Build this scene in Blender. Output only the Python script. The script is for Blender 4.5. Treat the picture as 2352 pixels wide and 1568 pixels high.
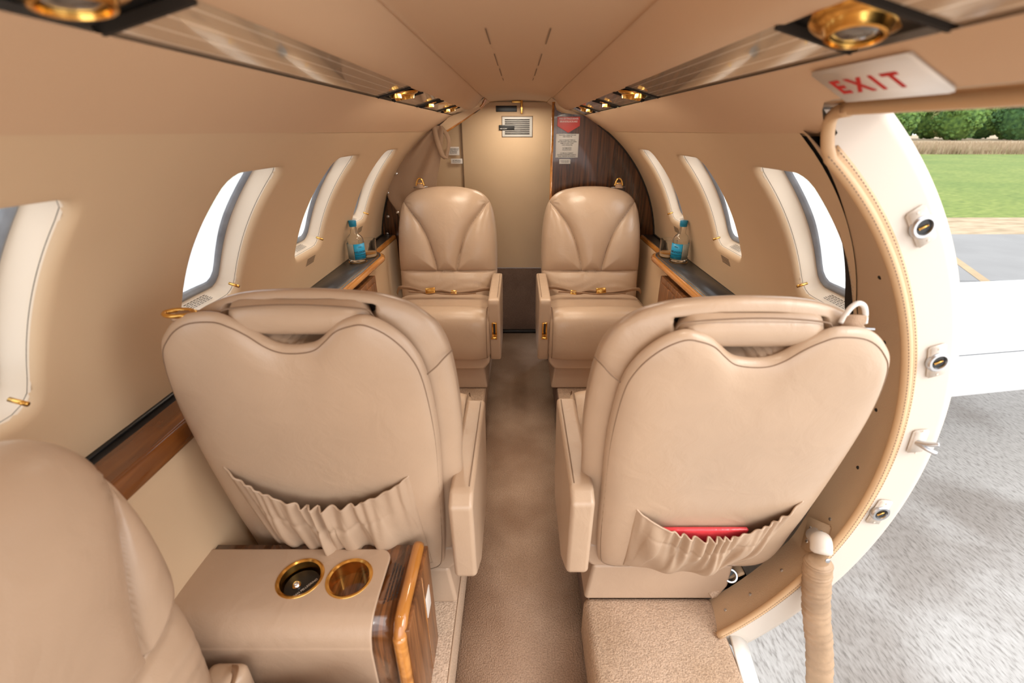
import bpy, bmesh, math, random
import numpy as np
from mathutils import Vector, Matrix, Euler
random.seed(7)
for o in list(bpy.data.objects): bpy.data.objects.remove(o)
S = bpy.context.scene
COL = S.collection
ZC = 1.26            # eye height above the aisle floor; h below = distance under the eye line
R0 = .735            # radius of the cabin lining
CZ = ZC - .594       # height of the fuselage axis
SF = .14             # height of the side floors above the aisle
# ---------------------------------------------------------------- camera
cd = bpy.data.cameras.new('camera'); cam = bpy.data.objects.new('camera', cd); COL.objects.link(cam)
cam.location = (0, 0, ZC); cam.rotation_euler = (math.radians(90 - 24.85), 0, 0)
cd.sensor_width = 36; cd.lens = 1045 / 2352 * 36; cd.shift_x = -14 / 2352
cd.clip_start = .02; cd.clip_end = 600
cd.dof.use_dof = True; cd.dof.focus_distance = 1.55; cd.dof.aperture_fstop = 3.4
S.camera = cam
# ---------------------------------------------------------------- world, sun, large lights, exposure
W = bpy.data.worlds.new('sky'); S.world = W; W.use_nodes = True
bg = W.node_tree.nodes['Background']
bg.inputs[0].default_value = (.93, .96, 1, 1); bg.inputs[1].default_value = 1.75
def area(name, loc, rot, size, sy, power, col=(1, 1, 1)):
    l = bpy.data.lights.new(name, 'AREA'); l.shape = 'RECTANGLE'; l.size = size; l.size_y = sy
    l.energy = power; l.color = col
    o = bpy.data.objects.new(name, l); COL.objects.link(o); o.location = loc; o.rotation_euler = rot
    return o
sl = bpy.data.lights.new('sun', 'SUN'); sl.energy = 1.3; sl.angle = math.radians(25); sl.color = (1, .96, .9)
so = bpy.data.objects.new('sun', sl); COL.objects.link(so); so.rotation_euler = (math.radians(28), math.radians(48), 0)
area('cockpit_daylight_fill', (0, -1.0, 1.15), (math.radians(90), 0, 0), 1.3, 1.2, 7, (1, .95, .88))  # added fill behind the camera, standing in for windscreen daylight
for sx_ in (-1, 1):   # fill strips added under the valances to brighten the far seats
    area('valance_fill', (sx_ * .23, 1.75, ZC + .075), (0, math.radians(-12 * sx_), 0), .03, 1.2, 1.7, (1, .88, .72))
area('doorway_daylight_fill', (1.5, .25, 1.2), (math.radians(90), 0, math.radians(90)), 1.2, 1.4, 7, (1, .97, .93))  # fill added outside the doorway, on top of the sky's daylight
S.view_settings.view_transform = 'Standard'; S.view_settings.look = 'None'
S.view_settings.gamma = 1; S.view_settings.use_curve_mapping = False
S.view_settings.exposure = .30

# ---------------------------------------------------------------- materials
def newmat(name):
    m = bpy.data.materials.new(name); m.use_nodes = True
    nt = m.node_tree; return m, nt, nt.nodes['Principled BSDF']
def setp(b, **k):
    names = {'rough': 'Roughness', 'metal': 'Metallic', 'coat': 'Coat Weight', 'coatr': 'Coat Roughness', 'spec': 'Specular IOR Level',
             'trans': 'Transmission Weight', 'ior': 'IOR', 'sheen': 'Sheen Weight', 'alpha': 'Alpha', 'sub': 'Subsurface Weight'}
    for q, v in k.items(): b.inputs[names[q]].default_value = v
def N(nt, t, **k):
    n = nt.nodes.new(t)
    for q, v in k.items(): setattr(n, q, v)
    return n
def plain(name, col, bump=0, bscale=200, var=0, vscale=3, **k):
    m, nt, b = newmat(name); b.inputs['Base Color'].default_value = (*col, 1); setp(b, **k)
    tc = N(nt, 'ShaderNodeTexCoord')
    if var:
        n = N(nt, 'ShaderNodeTexNoise'); n.inputs['Scale'].default_value = vscale; n.inputs['Detail'].default_value = 4
        nt.links.new(tc.outputs['Object'], n.inputs['Vector'])
        r = N(nt, 'ShaderNodeValToRGB'); r.color_ramp.elements[0].position = .3; r.color_ramp.elements[1].position = .7
        r.color_ramp.elements[0].color = (*[c * (1 - var) for c in col], 1); r.color_ramp.elements[1].color = (*[min(1, c * (1 + var)) for c in col], 1)
        nt.links.new(n.outputs[0], r.inputs[0]); nt.links.new(r.outputs[0], b.inputs['Base Color'])
    if bump:
        n2 = N(nt, 'ShaderNodeTexNoise'); n2.inputs['Scale'].default_value = bscale; n2.inputs['Detail'].default_value = 3
        nt.links.new(tc.outputs['Object'], n2.inputs['Vector'])
        bp = N(nt, 'ShaderNodeBump'); bp.inputs['Strength'].default_value = bump; bp.inputs['Distance'].default_value = .004
        nt.links.new(n2.outputs[0], bp.inputs['Height']); nt.links.new(bp.outputs[0], b.inputs['Normal'])
    return m
def leather(name, col, rough=.38):
    m, nt, b = newmat(name); setp(b, rough=rough, spec=.5)
    tc = N(nt, 'ShaderNodeTexCoord')
    n = N(nt, 'ShaderNodeTexNoise'); n.inputs['Scale'].default_value = 5; n.inputs['Detail'].default_value = 5
    r = N(nt, 'ShaderNodeValToRGB'); r.color_ramp.elements[0].position = .3; r.color_ramp.elements[1].position = .7
    r.color_ramp.elements[0].color = (*[c * .93 for c in col], 1); r.color_ramp.elements[1].color = (*[c * 1.05 for c in col], 1)
    v = N(nt, 'ShaderNodeTexVoronoi'); v.inputs['Scale'].default_value = 650
    n3 = N(nt, 'ShaderNodeTexNoise'); n3.inputs['Scale'].default_value = 14; n3.inputs['Detail'].default_value = 6; n3.inputs['Distortion'].default_value = 1.2
    for q in (n, v, n3): nt.links.new(tc.outputs['Object'], q.inputs['Vector'])
    nt.links.new(n.outputs[0], r.inputs[0]); nt.links.new(r.outputs[0], b.inputs['Base Color'])
    b1 = N(nt, 'ShaderNodeBump'); b1.inputs['Strength'].default_value = .12; b1.inputs['Distance'].default_value = .001
    b2 = N(nt, 'ShaderNodeBump'); b2.inputs['Strength'].default_value = .16; b2.inputs['Distance'].default_value = .012
    nt.links.new(v.outputs['Distance'], b1.inputs['Height']); nt.links.new(n3.outputs[0], b2.inputs['Height'])
    nt.links.new(b1.outputs[0], b2.inputs['Normal']); nt.links.new(b2.outputs[0], b.inputs['Normal'])
    return m
def wood(name, dark, light, scale=(60, 60, 3), rough=.15, coat=.8):
    m, nt, b = newmat(name); setp(b, rough=rough, coat=coat, coatr=.05)
    tc = N(nt, 'ShaderNodeTexCoord'); mp = N(nt, 'ShaderNodeMapping'); mp.inputs['Scale'].default_value = scale
    n = N(nt, 'ShaderNodeTexNoise'); n.inputs['Scale'].default_value = 1; n.inputs['Detail'].default_value = 6; n.inputs['Distortion'].default_value = .6
    r = N(nt, 'ShaderNodeValToRGB'); r.color_ramp.elements[0].position = .35; r.color_ramp.elements[1].position = .68
    r.color_ramp.elements[0].color = (*dark, 1); r.color_ramp.elements[1].color = (*light, 1)
    nt.links.new(tc.outputs['Object'], mp.inputs[0]); nt.links.new(mp.outputs[0], n.inputs['Vector'])
    nt.links.new(n.outputs[0], r.inputs[0]); nt.links.new(r.outputs[0], b.inputs['Base Color'])
    return m
M = {}
M['lea'] = leather('seat_leather', (.50, .355, .245), .30)
M['lea2'] = leather('console_leather', (.49, .345, .24), .40)
M['strap'] = plain('strap_webbing', (.42, .27, .17), bump=.4, bscale=500, rough=.7)
M['pocket'] = leather('pocket_leather', (.45, .315, .215), .5)
M['thread'] = plain('seam_thread', (.23, .145, .09), rough=.8)
M['wall'] = plain('wall_lining', (.67, .48, .30), bump=.15, bscale=900, var=.03, rough=.62)
M['head'] = plain('headliner_fabric', (.64, .43, .27), bump=.2, bscale=700, var=.03, rough=.7)
M['crown'] = plain('crown_lining', (.60, .40, .25), bump=.15, bscale=700, rough=.7)
M['reveal'] = plain('window_reveal', (.82, .70, .56), rough=.35)
M['white'] = plain('white_paint', (.86, .84, .80), rough=.3)
M['jamb'] = plain('jamb_paint', (.64, .56, .48), rough=.35)
M['dtan'] = plain('frame_panel_tan', (.62, .44, .28), bump=.25, bscale=600, rough=.5)
M['pipe'] = plain('piping_leather', (.62, .40, .22), rough=.45)
M['rubber'] = plain('grey_rubber_seal', (.27, .29, .32), var=.2, vscale=20, rough=.5)
M['black'] = plain('black_plastic', (.012, .011, .010), rough=.35)
M['dgrey'] = plain('charcoal_laminate', (.045, .045, .048), var=.1, vscale=80, rough=.32)
M['gold'] = plain('polished_brass', (.80, .46, .12), rough=.18, metal=1)
M['goldd'] = plain('satin_brass', (.62, .34, .09), rough=.3, metal=1)
M['steel'] = plain('brushed_steel', (.55, .55, .56), rough=.28, metal=1)
M['chrome'] = plain('chrome_metal', (.8, .8, .8), rough=.12, metal=1)
M['walnut'] = wood('walnut_veneer', (.030, .011, .004), (.125, .045, .014), (90, 90, 4), rough=.25, coat=.45)
M['walnuth'] = wood('walnut_veneer_top', (.045, .016, .006), (.21, .075, .022), (110, 4, 5))
M['walnuts'] = wood('walnut_veneer_side', (.10, .036, .012), (.30, .12, .04), (60, 60, 4), rough=.38, coat=.12)
M['oak'] = wood('amber_bullnose_wood', (.36, .13, .022), (.66, .28, .06), (30, 3, 30), rough=.12)
M['curtain'] = plain('curtain_suede', (.36, .235, .15), bump=.3, bscale=400, var=.06, vscale=9, rough=.85)
M['doorp'] = plain('lavatory_door_lining', (.66, .47, .29), bump=.2, bscale=500, var=.05, vscale=3, rough=.6)
M['red'] = plain('red_placard', (.50, .03, .015), rough=.35)
M['redp'] = plain('red_plastic_wrap', (.75, .06, .07), bump=.6, bscale=40, rough=.2)
M['ptext'] = plain('placard_ink', (.03, .03, .03), rough=.6)
M['wtext'] = plain('white_ink', (.85, .83, .8), rough=.6)
M['rtext'] = plain('red_ink', (.55, .01, .01), rough=.5)
M['plac'] = plain('placard_aluminium', (.62, .60, .56), rough=.35)
M['signw'] = plain('sign_white', (.80, .74, .68), rough=.3)
M['blue'] = plain('blue_label', (.01, .36, .66), rough=.35)
M['bluecap'] = plain('blue_cap', (.01, .24, .42), rough=.4)
M['lab'] = plain('label_back', (.36, .40, .37), rough=.5)
M['wing'] = plain('wing_paint', (.74, .74, .74), rough=.25)
M['tail'] = plain('dark_panel_line', (.2, .2, .2), rough=.6)
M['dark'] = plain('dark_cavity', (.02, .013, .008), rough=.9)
M['lens'] = plain('lamp_lens', (.10, .09, .08), rough=.08, coat=1)

def carpet(name, c1, c2, sc=4):
    m, nt, b = newmat(name); setp(b, rough=.95)
    tc = N(nt, 'ShaderNodeTexCoord')
    n = N(nt, 'ShaderNodeTexNoise'); n.inputs['Scale'].default_value = sc; n.inputs['Detail'].default_value = 3
    f = N(nt, 'ShaderNodeTexNoise'); f.inputs['Scale'].default_value = 260; f.inputs['Detail'].default_value = 4
    r = N(nt, 'ShaderNodeValToRGB'); r.color_ramp.elements[0].position = .36; r.color_ramp.elements[1].position = .62
    r.color_ramp.elements[0].color = (*c1, 1); r.color_ramp.elements[1].color = (*c2, 1)
    mx = N(nt, 'ShaderNodeMixRGB', blend_type='MULTIPLY'); mx.inputs[0].default_value = .55
    r2 = N(nt, 'ShaderNodeValToRGB'); r2.color_ramp.elements[0].position = .3; r2.color_ramp.elements[1].position = .62
    r2.color_ramp.elements[0].color = (.45, .42, .4, 1); r2.color_ramp.elements[1].color = (1.2, 1.2, 1.2, 1)
    for q in (n, f): nt.links.new(tc.outputs['Object'], q.inputs['Vector'])
    nt.links.new(n.outputs[0], r.inputs[0]); nt.links.new(f.outputs[0], r2.inputs[0])
    nt.links.new(r.outputs[0], mx.inputs[1]); nt.links.new(r2.outputs[0], mx.inputs[2]); nt.links.new(mx.outputs[0], b.inputs['Base Color'])
    bp = N(nt, 'ShaderNodeBump'); bp.inputs['Strength'].default_value = .7; bp.inputs['Distance'].default_value = .004
    nt.links.new(f.outputs[0], bp.inputs['Height']); nt.links.new(bp.outputs[0], b.inputs['Normal'])
    return m
M['carpet'] = carpet('aisle_carpet', (.34, .215, .14), (.50, .35, .25), 3.5)
M['carpet2'] = carpet('side_carpet', (.48, .33, .215), (.60, .44, .32), 4)
M['carpetd'] = carpet('brown_kick_carpet', (.16, .10, .072), (.22, .14, .10), 4)

def psu_mat():
    m, nt, b = newmat('striped_gloss_panel'); setp(b, rough=.07, spec=1.0, coat=.6, coatr=.03)
    tc = N(nt, 'ShaderNodeTexCoord'); sp = N(nt, 'ShaderNodeSeparateXYZ')
    nt.links.new(tc.outputs['Object'], sp.inputs[0])
    ab = N(nt, 'ShaderNodeMath', operation='ABSOLUTE'); nt.links.new(sp.outputs[0], ab.inputs[0])
    mu = N(nt, 'ShaderNodeMath', operation='MULTIPLY'); mu.inputs[1].default_value = 1 / .0195; nt.links.new(ab.outputs[0], mu.inputs[0])
    fr = N(nt, 'ShaderNodeMath', operation='FRACT'); nt.links.new(mu.outputs[0], fr.inputs[0])
    lt = N(nt, 'ShaderNodeMath', operation='LESS_THAN'); lt.inputs[1].default_value = .13; nt.links.new(fr.outputs[0], lt.inputs[0])
    mx = N(nt, 'ShaderNodeMixRGB'); nt.links.new(lt.outputs[0], mx.inputs[0])
    mx.inputs[1].default_value = (.54, .39, .265, 1); mx.inputs[2].default_value = (.85, .68, .52, 1)
    nt.links.new(mx.outputs[0], b.inputs['Base Color'])
    return m
M['psu'] = psu_mat()
def pane_mat(name, milk, tint):
    m = bpy.data.materials.new(name); m.use_nodes = True; nt = m.node_tree; nt.nodes.clear()
    out = N(nt, 'ShaderNodeOutputMaterial'); t = N(nt, 'ShaderNodeBsdfTransparent'); g = N(nt, 'ShaderNodeBsdfGlossy'); g.inputs['Roughness'].default_value = .03
    tr = N(nt, 'ShaderNodeBsdfTranslucent'); tr.inputs[0].default_value = (*tint, 1)
    m1 = N(nt, 'ShaderNodeMixShader'); m1.inputs[0].default_value = milk; m2 = N(nt, 'ShaderNodeMixShader'); m2.inputs[0].default_value = .05
    nt.links.new(t.outputs[0], m1.inputs[1]); nt.links.new(tr.outputs[0], m1.inputs[2]); pass
    nt.links.new(m1.outputs[0], m2.inputs[1]); nt.links.new(g.outputs[0], m2.inputs[2]); nt.links.new(m2.outputs[0], out.inputs[0])
    return m
M['pane'] = pane_mat('hazy_acrylic_pane', .50, (1, 1, 1))
mg, ng, bgl = newmat('clear_glass'); bgl.inputs['Base Color'].default_value = (.97, .99, .99, 1); setp(bgl, rough=0, trans=1, ior=1.3); M['glass'] = mg
mg, ng, bgl = newmat('whisky_amber'); bgl.inputs['Base Color'].default_value = (.9, .5, .15, 1); setp(bgl, rough=0, trans=.8, ior=1.33); M['amber'] = mg

# ---------------------------------------------------------------- object helpers
def w(x, y, h): return (x, y, ZC - h)
def tag(o, label=None, cat=None, group=None, kind=None):
    if label: o['label'] = label
    if cat: o['category'] = cat
    if group: o['group'] = group
    if kind: o['kind'] = kind
    return o
def empty(name, loc=(0, 0, 0), rz=0, **k):
    o = bpy.data.objects.new(name, None); COL.objects.link(o); o.location = loc; o.rotation_euler = (0, 0, rz)
    o.empty_display_size = .02
    return tag(o, **k)
def mk(name, verts, faces, mat, parent=None, smooth=True, flip=False):
    me = bpy.data.meshes.new(name); me.from_pydata([tuple(map(float, v)) for v in verts], [], [tuple(f) for f in faces]); me.update()
    if flip: me.flip_normals()
    for m in (mat if isinstance(mat, (list, tuple)) else [mat]): me.materials.append(m)
    if smooth: me.polygons.foreach_set('use_smooth', [True] * len(me.polygons))
    o = bpy.data.objects.new(name, me); COL.objects.link(o)
    if parent: o.parent = parent
    return o
def fromobj_bm(name, bm, mat, parent=None, smooth=True):
    me = bpy.data.meshes.new(name); bmesh.ops.recalc_face_normals(bm, faces=bm.faces); bm.to_mesh(me); bm.free()
    for m in (mat if isinstance(mat, (list, tuple)) else [mat]): me.materials.append(m)
    if smooth: me.polygons.foreach_set('use_smooth', [True] * len(me.polygons))
    o = bpy.data.objects.new(name, me); COL.objects.link(o)
    if parent: o.parent = parent
    return o
def bev(o, wdt, seg=3, ang=30):
    m = o.modifiers.new('bevel', 'BEVEL'); m.width = wdt; m.segments = seg; m.limit_method = 'ANGLE'; m.angle_limit = math.radians(ang)
    m.harden_normals = False
    s = o.modifiers.new('wn', 'WEIGHTED_NORMAL'); s.keep_sharp = True
    return o
def solid(o, t, off=0):
    m = o.modifiers.new('solid', 'SOLIDIFY'); m.thickness = t; m.offset = off; return o
def box(name, c, s, mat, parent=None, b=.004, seg=3, rot=None):
    bm = bmesh.new(); bmesh.ops.create_cube(bm, size=1)
    bmesh.ops.scale(bm, vec=s, verts=bm.verts)
    if b: bmesh.ops.bevel(bm, geom=bm.edges[:] , offset=min(b, min(s) * .49), segments=seg, affect='EDGES', profile=.5)
    if rot: bmesh.ops.rotate(bm, cent=(0, 0, 0), matrix=Euler(rot).to_matrix(), verts=bm.verts)
    bmesh.ops.translate(bm, vec=c, verts=bm.verts)
    return fromobj_bm(name, bm, mat, parent)
def prism(name, poly, axis, a0, a1, mat, parent=None, b=.004, seg=3, smooth=True):
    """poly: 2-D points; axis 'x','y','z' is the extrusion direction"""
    def P(p, t):
        return {'x': (t, p[0], p[1]), 'y': (p[0], t, p[1]), 'z': (p[0], p[1], t)}[axis]
    bm = bmesh.new(); A = [bm.verts.new(P(p, a0)) for p in poly]; B = [bm.verts.new(P(p, a1)) for p in poly]
    n = len(poly)
    bm.faces.new(A); bm.faces.new(B[::-1])
    for i in range(n): bm.faces.new((A[i], B[i], B[(i + 1) % n], A[(i + 1) % n]))
    o = fromobj_bm(name, bm, mat, parent, smooth)
    if b: bev(o, b, seg)
    return o
def crom(pts, n=8, closed=False):
    P = [Vector(p) for p in pts]; out = []
    L = len(P)
    for i in range(L if closed else L - 1):
        p0 = P[(i - 1) % L] if closed or i > 0 else P[0]; p1 = P[i]; p2 = P[(i + 1) % L]
        p3 = P[(i + 2) % L] if closed or i + 2 < L else P[-1]
        for k in range(n):
            t = k / n
            out.append(.5 * ((2 * p1) + (p2 - p0) * t + (2 * p0 - 5 * p1 + 4 * p2 - p3) * t * t + (3 * p1 - p0 - 3 * p2 + p3) * t ** 3))
    if not closed: out.append(P[-1])
    return out
def tube_geo(pts, r, seg=10, closed=False, cap=True):
    P = [Vector(p) for p in pts]; n = len(P); V = []; F = []
    up = Vector((0, 0, 1)); prev = None
    for i, p in enumerate(P):
        t = (P[(i + 1) % n] - P[i - 1]) if closed else (P[min(i + 1, n - 1)] - P[max(i - 1, 0)])
        t.normalize()
        if prev is None:
            a = t.cross(up if abs(t.z) < .9 else Vector((1, 0, 0))).normalized()
        else: a = (prev - t * prev.dot(t)).normalized()
        prev = a; b = t.cross(a); rr = r[i] if isinstance(r, (list, tuple)) else r
        for k in range(seg):
            q = 2 * math.pi * k / seg; V.append(p + (a * math.cos(q) + b * math.sin(q)) * rr)
    for i in range(n if closed else n - 1):
        for k in range(seg):
            j = (i + 1) % n; F.append((i * seg + k, i * seg + (k + 1) % seg, j * seg + (k + 1) % seg, j * seg + k))
    if not closed and cap: F.append(tuple(range(seg))[::-1]); F.append(tuple((n - 1) * seg + k for k in range(seg)))
    return V, F
def tube(name, pts, r, mat, parent=None, seg=10, closed=False):
    V, F = tube_geo(pts, r, seg, closed); return mk(name, V, F, mat, parent)
def lathe(name, prof, mat, parent=None, loc=(0, 0, 0), seg=40, axis=None, caps=True):
    V = []; F = []; n = len(prof)
    Rm = Vector((0, 0, 1)).rotation_difference(Vector(axis)).to_matrix() if axis else Matrix.Identity(3)
    for r, z in prof:
        for k in range(seg):
            q = 2 * math.pi * k / seg; V.append(Rm @ Vector((r * math.cos(q), r * math.sin(q), z)) + Vector(loc))
    for i in range(n - 1):
        for k in range(seg): F.append((i * seg + k, i * seg + (k + 1) % seg, (i + 1) * seg + (k + 1) % seg, (i + 1) * seg + k))
    if caps: F.append(tuple(range(seg))[::-1]); F.append(tuple((n - 1) * seg + k for k in range(seg)))
    o = mk(name, V, F, mat, parent); es = o.modifiers.new('split', 'EDGE_SPLIT'); es.split_angle = math.radians(38); return o
def grid(name, fn, nu, nv, mat, parent=None, flip=False, thick=0, off=0):
    V = [fn(i / nu, j / nv) for i in range(nu + 1) for j in range(nv + 1)]
    F = [(i * (nv + 1) + j, (i + 1) * (nv + 1) + j, (i + 1) * (nv + 1) + j + 1, i * (nv + 1) + j + 1) for i in range(nu) for j in range(nv)]
    o = mk(name, V, F, mat, parent, flip=flip)
    if thick: solid(o, thick, off)
    return o
def ribbon(name, pts, wvec, mat, parent=None, t=.0016):
    P = crom(pts, 8); wv = Vector(wvec); n = len(P)
    V = [p - wv / 2 for p in P] + [p + wv / 2 for p in P]
    F = [(i, i + 1, n + i + 1, n + i) for i in range(n - 1)]
    return solid(mk(name, V, F, mat, parent), t, 0)
def text(name, s, size, mat, M4, parent=None, ext=.0003, bold=0, align='CENTER'):
    c = bpy.data.curves.new(name, 'FONT'); c.body = s; c.size = size; c.align_x = align; c.align_y = 'CENTER'; c.extrude = ext; c.offset = bold
    c.resolution_u = 3
    t = bpy.data.objects.new('tmp', c); COL.objects.link(t)
    me = bpy.data.meshes.new_from_object(t.evaluated_get(bpy.context.evaluated_depsgraph_get()))
    bpy.data.objects.remove(t); me.materials.clear(); me.materials.append(mat); me.transform(M4); me.name = name
    o = bpy.data.objects.new(name, me); COL.objects.link(o)
    if parent: o.parent = parent
    return o
def frame(origin, xa, ya):
    x = Vector(xa).normalized(); y = Vector(ya); y = (y - x * y.dot(x)).normalized(); z = x.cross(y)
    m = Matrix((x, y, z)).transposed().to_4x4(); m.translation = Vector(origin); return m
FACE = lambda x, y, h: frame(w(x, y, h), (1, 0, 0), (0, 0, 1))   # text facing the cockpit (-Y)

# ---------------------------------------------------------------- cabin shell
def cyl(sd, y, th, R=R0): return (sd * R * math.cos(th), y, CZ + R * math.sin(th))
TJ = math.radians(53.6)     # joint between side panel and headliner
TL = math.radians(4.0)      # bottom of the side panel, behind the ledge
WT, WB = math.radians(44.6), math.radians(17.6)
WY = [.46, .985, 1.51, 2.04]; WW = .215
def rrect(c, hw, hh, r, phi):
    dx, dy = math.cos(phi), math.sin(phi)
    def inside(t):
        x = abs(dx * t); y = abs(dy * t)
        if x > hw or y > hh: return False
        if x > hw - r and y > hh - r: return (x - hw + r) ** 2 + (y - hh + r) ** 2 <= r * r
        return True
    lo, hi = 0, 1
    for _ in range(26):
        m = (lo + hi) / 2
        if inside(m): lo = m
        else: hi = m
    return lo
SW = (WT + WB) / 2 * R0; HH = (WT - WB) / 2 * R0
def remap(sd, y, th):
    if sd > 0 and y < .878:
        f = (TJ - th) / (TJ - TL); g = .778 + .085 * min(1, f * 1.6)
        return .878 - (.878 - y) * (.878 - g) / .078
    return y
def bay(sd, y0, y1, yc, V, F):
    s0, s1 = TL * R0, TJ * R0
    cor = [math.atan2(s - SW, y - yc) for s in (s0, s1) for y in (y0, y1)]
    ph = sorted(set([round(2 * math.pi * k / 96 - math.pi, 6) for k in range(96)] + [round(c, 6) for c in cor]))
    base = len(V); nr = 0
    loops = []
    for k in range(13):
        L = []
        for p in ph:
            ri = rrect(None, WW / 2, HH, .036, p)
            dx, dy = math.cos(p), math.sin(p)
            ts = []
            if dx > 1e-9: ts.append((y1 - yc) / dx)
            if dx < -1e-9: ts.append((y0 - yc) / dx)
            if dy > 1e-9: ts.append((s1 - SW) / dy)
            if dy < -1e-9: ts.append((s0 - SW) / dy)
            ro = min(ts)
            e = .016
            if k <= 7: r = ro + (ri + e - ro) * (k / 7); R = R0
            else:
                q = (k - 7) / 5 * math.pi / 2; r = ri + e * (1 - math.sin(q)); R = R0 + e * (1 - math.cos(q))
            L.append(cyl(sd, remap(sd, yc + dx * r, (SW + dy * r) / R0) if k <= 6 else yc + dx * r, (SW + dy * r) / R0, R))
        loops.append(L)
    n = len(ph)
    for L in loops: V += L
    for a in range(12):
        for b in range(n): F.append((base + a * n + b, base + a * n + (b + 1) % n, base + (a + 1) * n + (b + 1) % n, base + (a + 1) * n + b))
def plainpatch(sd, y0, y1, V, F, t0=TL, t1=TJ, n=24):
    b = len(V)
    for y in (y0, y1):
        for k in range(n + 1): V.append(cyl(sd, y, t0 + (t1 - t0) * k / n))
    for k in range(n): F.append((b + k, b + k + 1, b + n + 2 + k, b + n + 1 + k))
def window(sd, yc, n):
    root = empty('window_%d' % n, (0, 0, 0), kind='structure')
    ph = [2 * math.pi * k / 72 for k in range(72)]
    def ring(prof):
        V = []; F = []
        for ins, dr in prof:
            for p in ph:
                r = rrect(None, WW / 2, HH, .036, p) - ins; V.append(cyl(sd, yc + math.cos(p) * r, (SW + math.sin(p) * r) / R0, R0 + dr))
        m = len(ph)
        for a in range(len(prof) - 1):
            for b in range(m): F.append((a * m + b, a * m + (b + 1) % m, (a + 1) * m + (b + 1) % m, (a + 1) * m + b))
        return V, F
    V, F = ring([(-.001, .013), (.0002, .0150), (.0012, .018), (.002, .022), (.003, .03), (.006, .040), (.009, .048), (.012, .053), (.013, .060)]); mk('window_reveal', V, F, M['reveal'], root)
    V, F = ring([(-.0005, .0155), (.0010, .0168), (.0010, .0176), (-.0005, .0176)]); mk('shade_track', V, F, M['dark'], root)
    V, F = ring([(.011, .057), (.012, .050), (.018, .049), (.020, .054), (.023, .055), (.025, .062)]); mk('rubber_seal', V, F, M['rubber'], root)
    V, F = ring([(.022, .0605), (.09, .061)]); V.append(cyl(sd, yc, SW / R0, R0 + .0615)); m = len(ph)
    for b in range(m): F.append((m + b, m + (b + 1) % m, 2 * m))
    mk('window_pane', V, F, M['pane'], root)
    # little brass shade catch and the slotted vents in the sill
    th = (SW - HH + .012) / R0
    p = Vector(cyl(sd, yc + .075, th + .03, R0 + .012)); q = Vector(cyl(sd, yc + .075, th + .03, R0 - .012))
    tube('shade_catch', [p, q], .0035, M['gold'], root)
    V = []; F = []
    for k in (range(6) if n not in (1, 2, 5) else ()):
        for j in range(1):
            y0 = yc - .03 + k * .005; y1 = y0 + .045
            t = th - .062 + k * .0068 * 0 - .0 ; t = th - .075 + k * .0055
            b = len(V)
            V += [cyl(sd, yc - .02 + .002 * k, t, R0 - .0007), cyl(sd, yc + .045 + .002 * k, t, R0 - .0007), cyl(sd, yc + .045 + .002 * k, t + .0026, R0 - .0007), cyl(sd, yc - .02 + .002 * k, t + .0026, R0 - .0007)]
            F.append((b, b + 1, b + 2, b + 3))
    for k in range(6):
        for j in range(7):
            ya = yc - .040 + j * .011 + .0015 * (k % 2); b = len(V); dr = .024 + .0045 * k; t = (SW - HH + .0052 + dr * .06) / R0
            V += [cyl(sd, ya, t, R0 + dr), cyl(sd, ya + .008, t, R0 + dr), cyl(sd, ya + .008, t + .0001, R0 + dr + .0016), cyl(sd, ya, t + .0001, R0 + dr + .0016)]; F.append((b, b + 1, b + 2, b + 3))
    mk('defog_slots', V, F, M['dark'], root, smooth=False)
    return root
V = []; F = []
plainpatch(-1, -.75, .2, V, F)
for (a, b), yc in zip([(.2, .72), (.72, 1.25), (1.25, 1.775), (1.775, 2.46)], WY): bay(-1, a, b, yc, V, F)
tag(mk('wall_left', V, F, M['wall'], flip=False), kind='structure')
V = []; F = []
for (a, b), yc in zip([(.80, 1.25), (1.25, 1.775), (1.775, 2.46)], WY[1:]): bay(1, a, b, yc, V, F)
tag(mk('wall_right', V, F, M['wall']), kind='structure')
for i, yc in enumerate(WY): window(-1, yc, i + 1)
for i, yc in enumerate(WY[1:]): window(1, yc, i + 5)
# outer skin, so daylight enters only by the openings (separate small strips above and below the glass)
def skin(name, sd, y0, y1, t0, t1, R=.80, mat=None):
    return tag(grid(name, lambda u, v: cyl(sd, y0 + (y1 - y0) * u, t0 + (t1 - t0) * v, R), 2, 24, mat or M['wing'], thick=.004), kind='structure')
# lower side panels below the ledge
LOW = [(.664, .512), (.652, .535), (.652, .62), (.645, .76), (.615, .93), (.56, 1.06), (.515, 1.125)]
def extr(name, prof, y0, y1, mat, sd=1, ny=2, **k):
    P = crom([(p[0], 0, p[1]) for p in prof], 5)
    return grid(name, lambda u, v: w(sd * P[min(len(P) - 1, int(round(v * (len(P) - 1))))].x, y0 + (y1 - y0) * u, P[min(len(P) - 1, int(round(v * (len(P) - 1))))].z), ny, len(P) - 1, mat, **k)
tag(extr('wall_left_lower', LOW, -.75, 2.46, M['wall'], -1), kind='structure')
tag(extr('wall_right_lower', LOW, .90, 2.46, M['wall'], 1), kind='structure')
# headliner between the joint and the overhead panel
def hl(sd, name, y0, y1, z_low=None, n=20):
    def fn(u, v):
        y = y0 + (y1 - y0) * u
        tt = TJ
        if sd > 0 and y < .735:
            f = min(1, max(0, (.728 - y) / .10)); f = f * f * (3 - 2 * f)
            tt = TJ + f * (math.asin((.594 + .035) / R0) - TJ)
        ang = tt + (math.radians(64.3) - tt) * v
        R = R0 - .0015 - .002 * math.sin(math.pi * v)
        x, yy, z = cyl(sd, y, ang, R); 
        return (x, y, min(z, ZC + .082))
    return tag(grid(name, fn, n, 16, M['head']), kind='structure')
hl(-1, 'ceiling_left', -.75, 2.46); hl(1, 'ceiling_right', -.75, 2.46, n=150)
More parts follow.
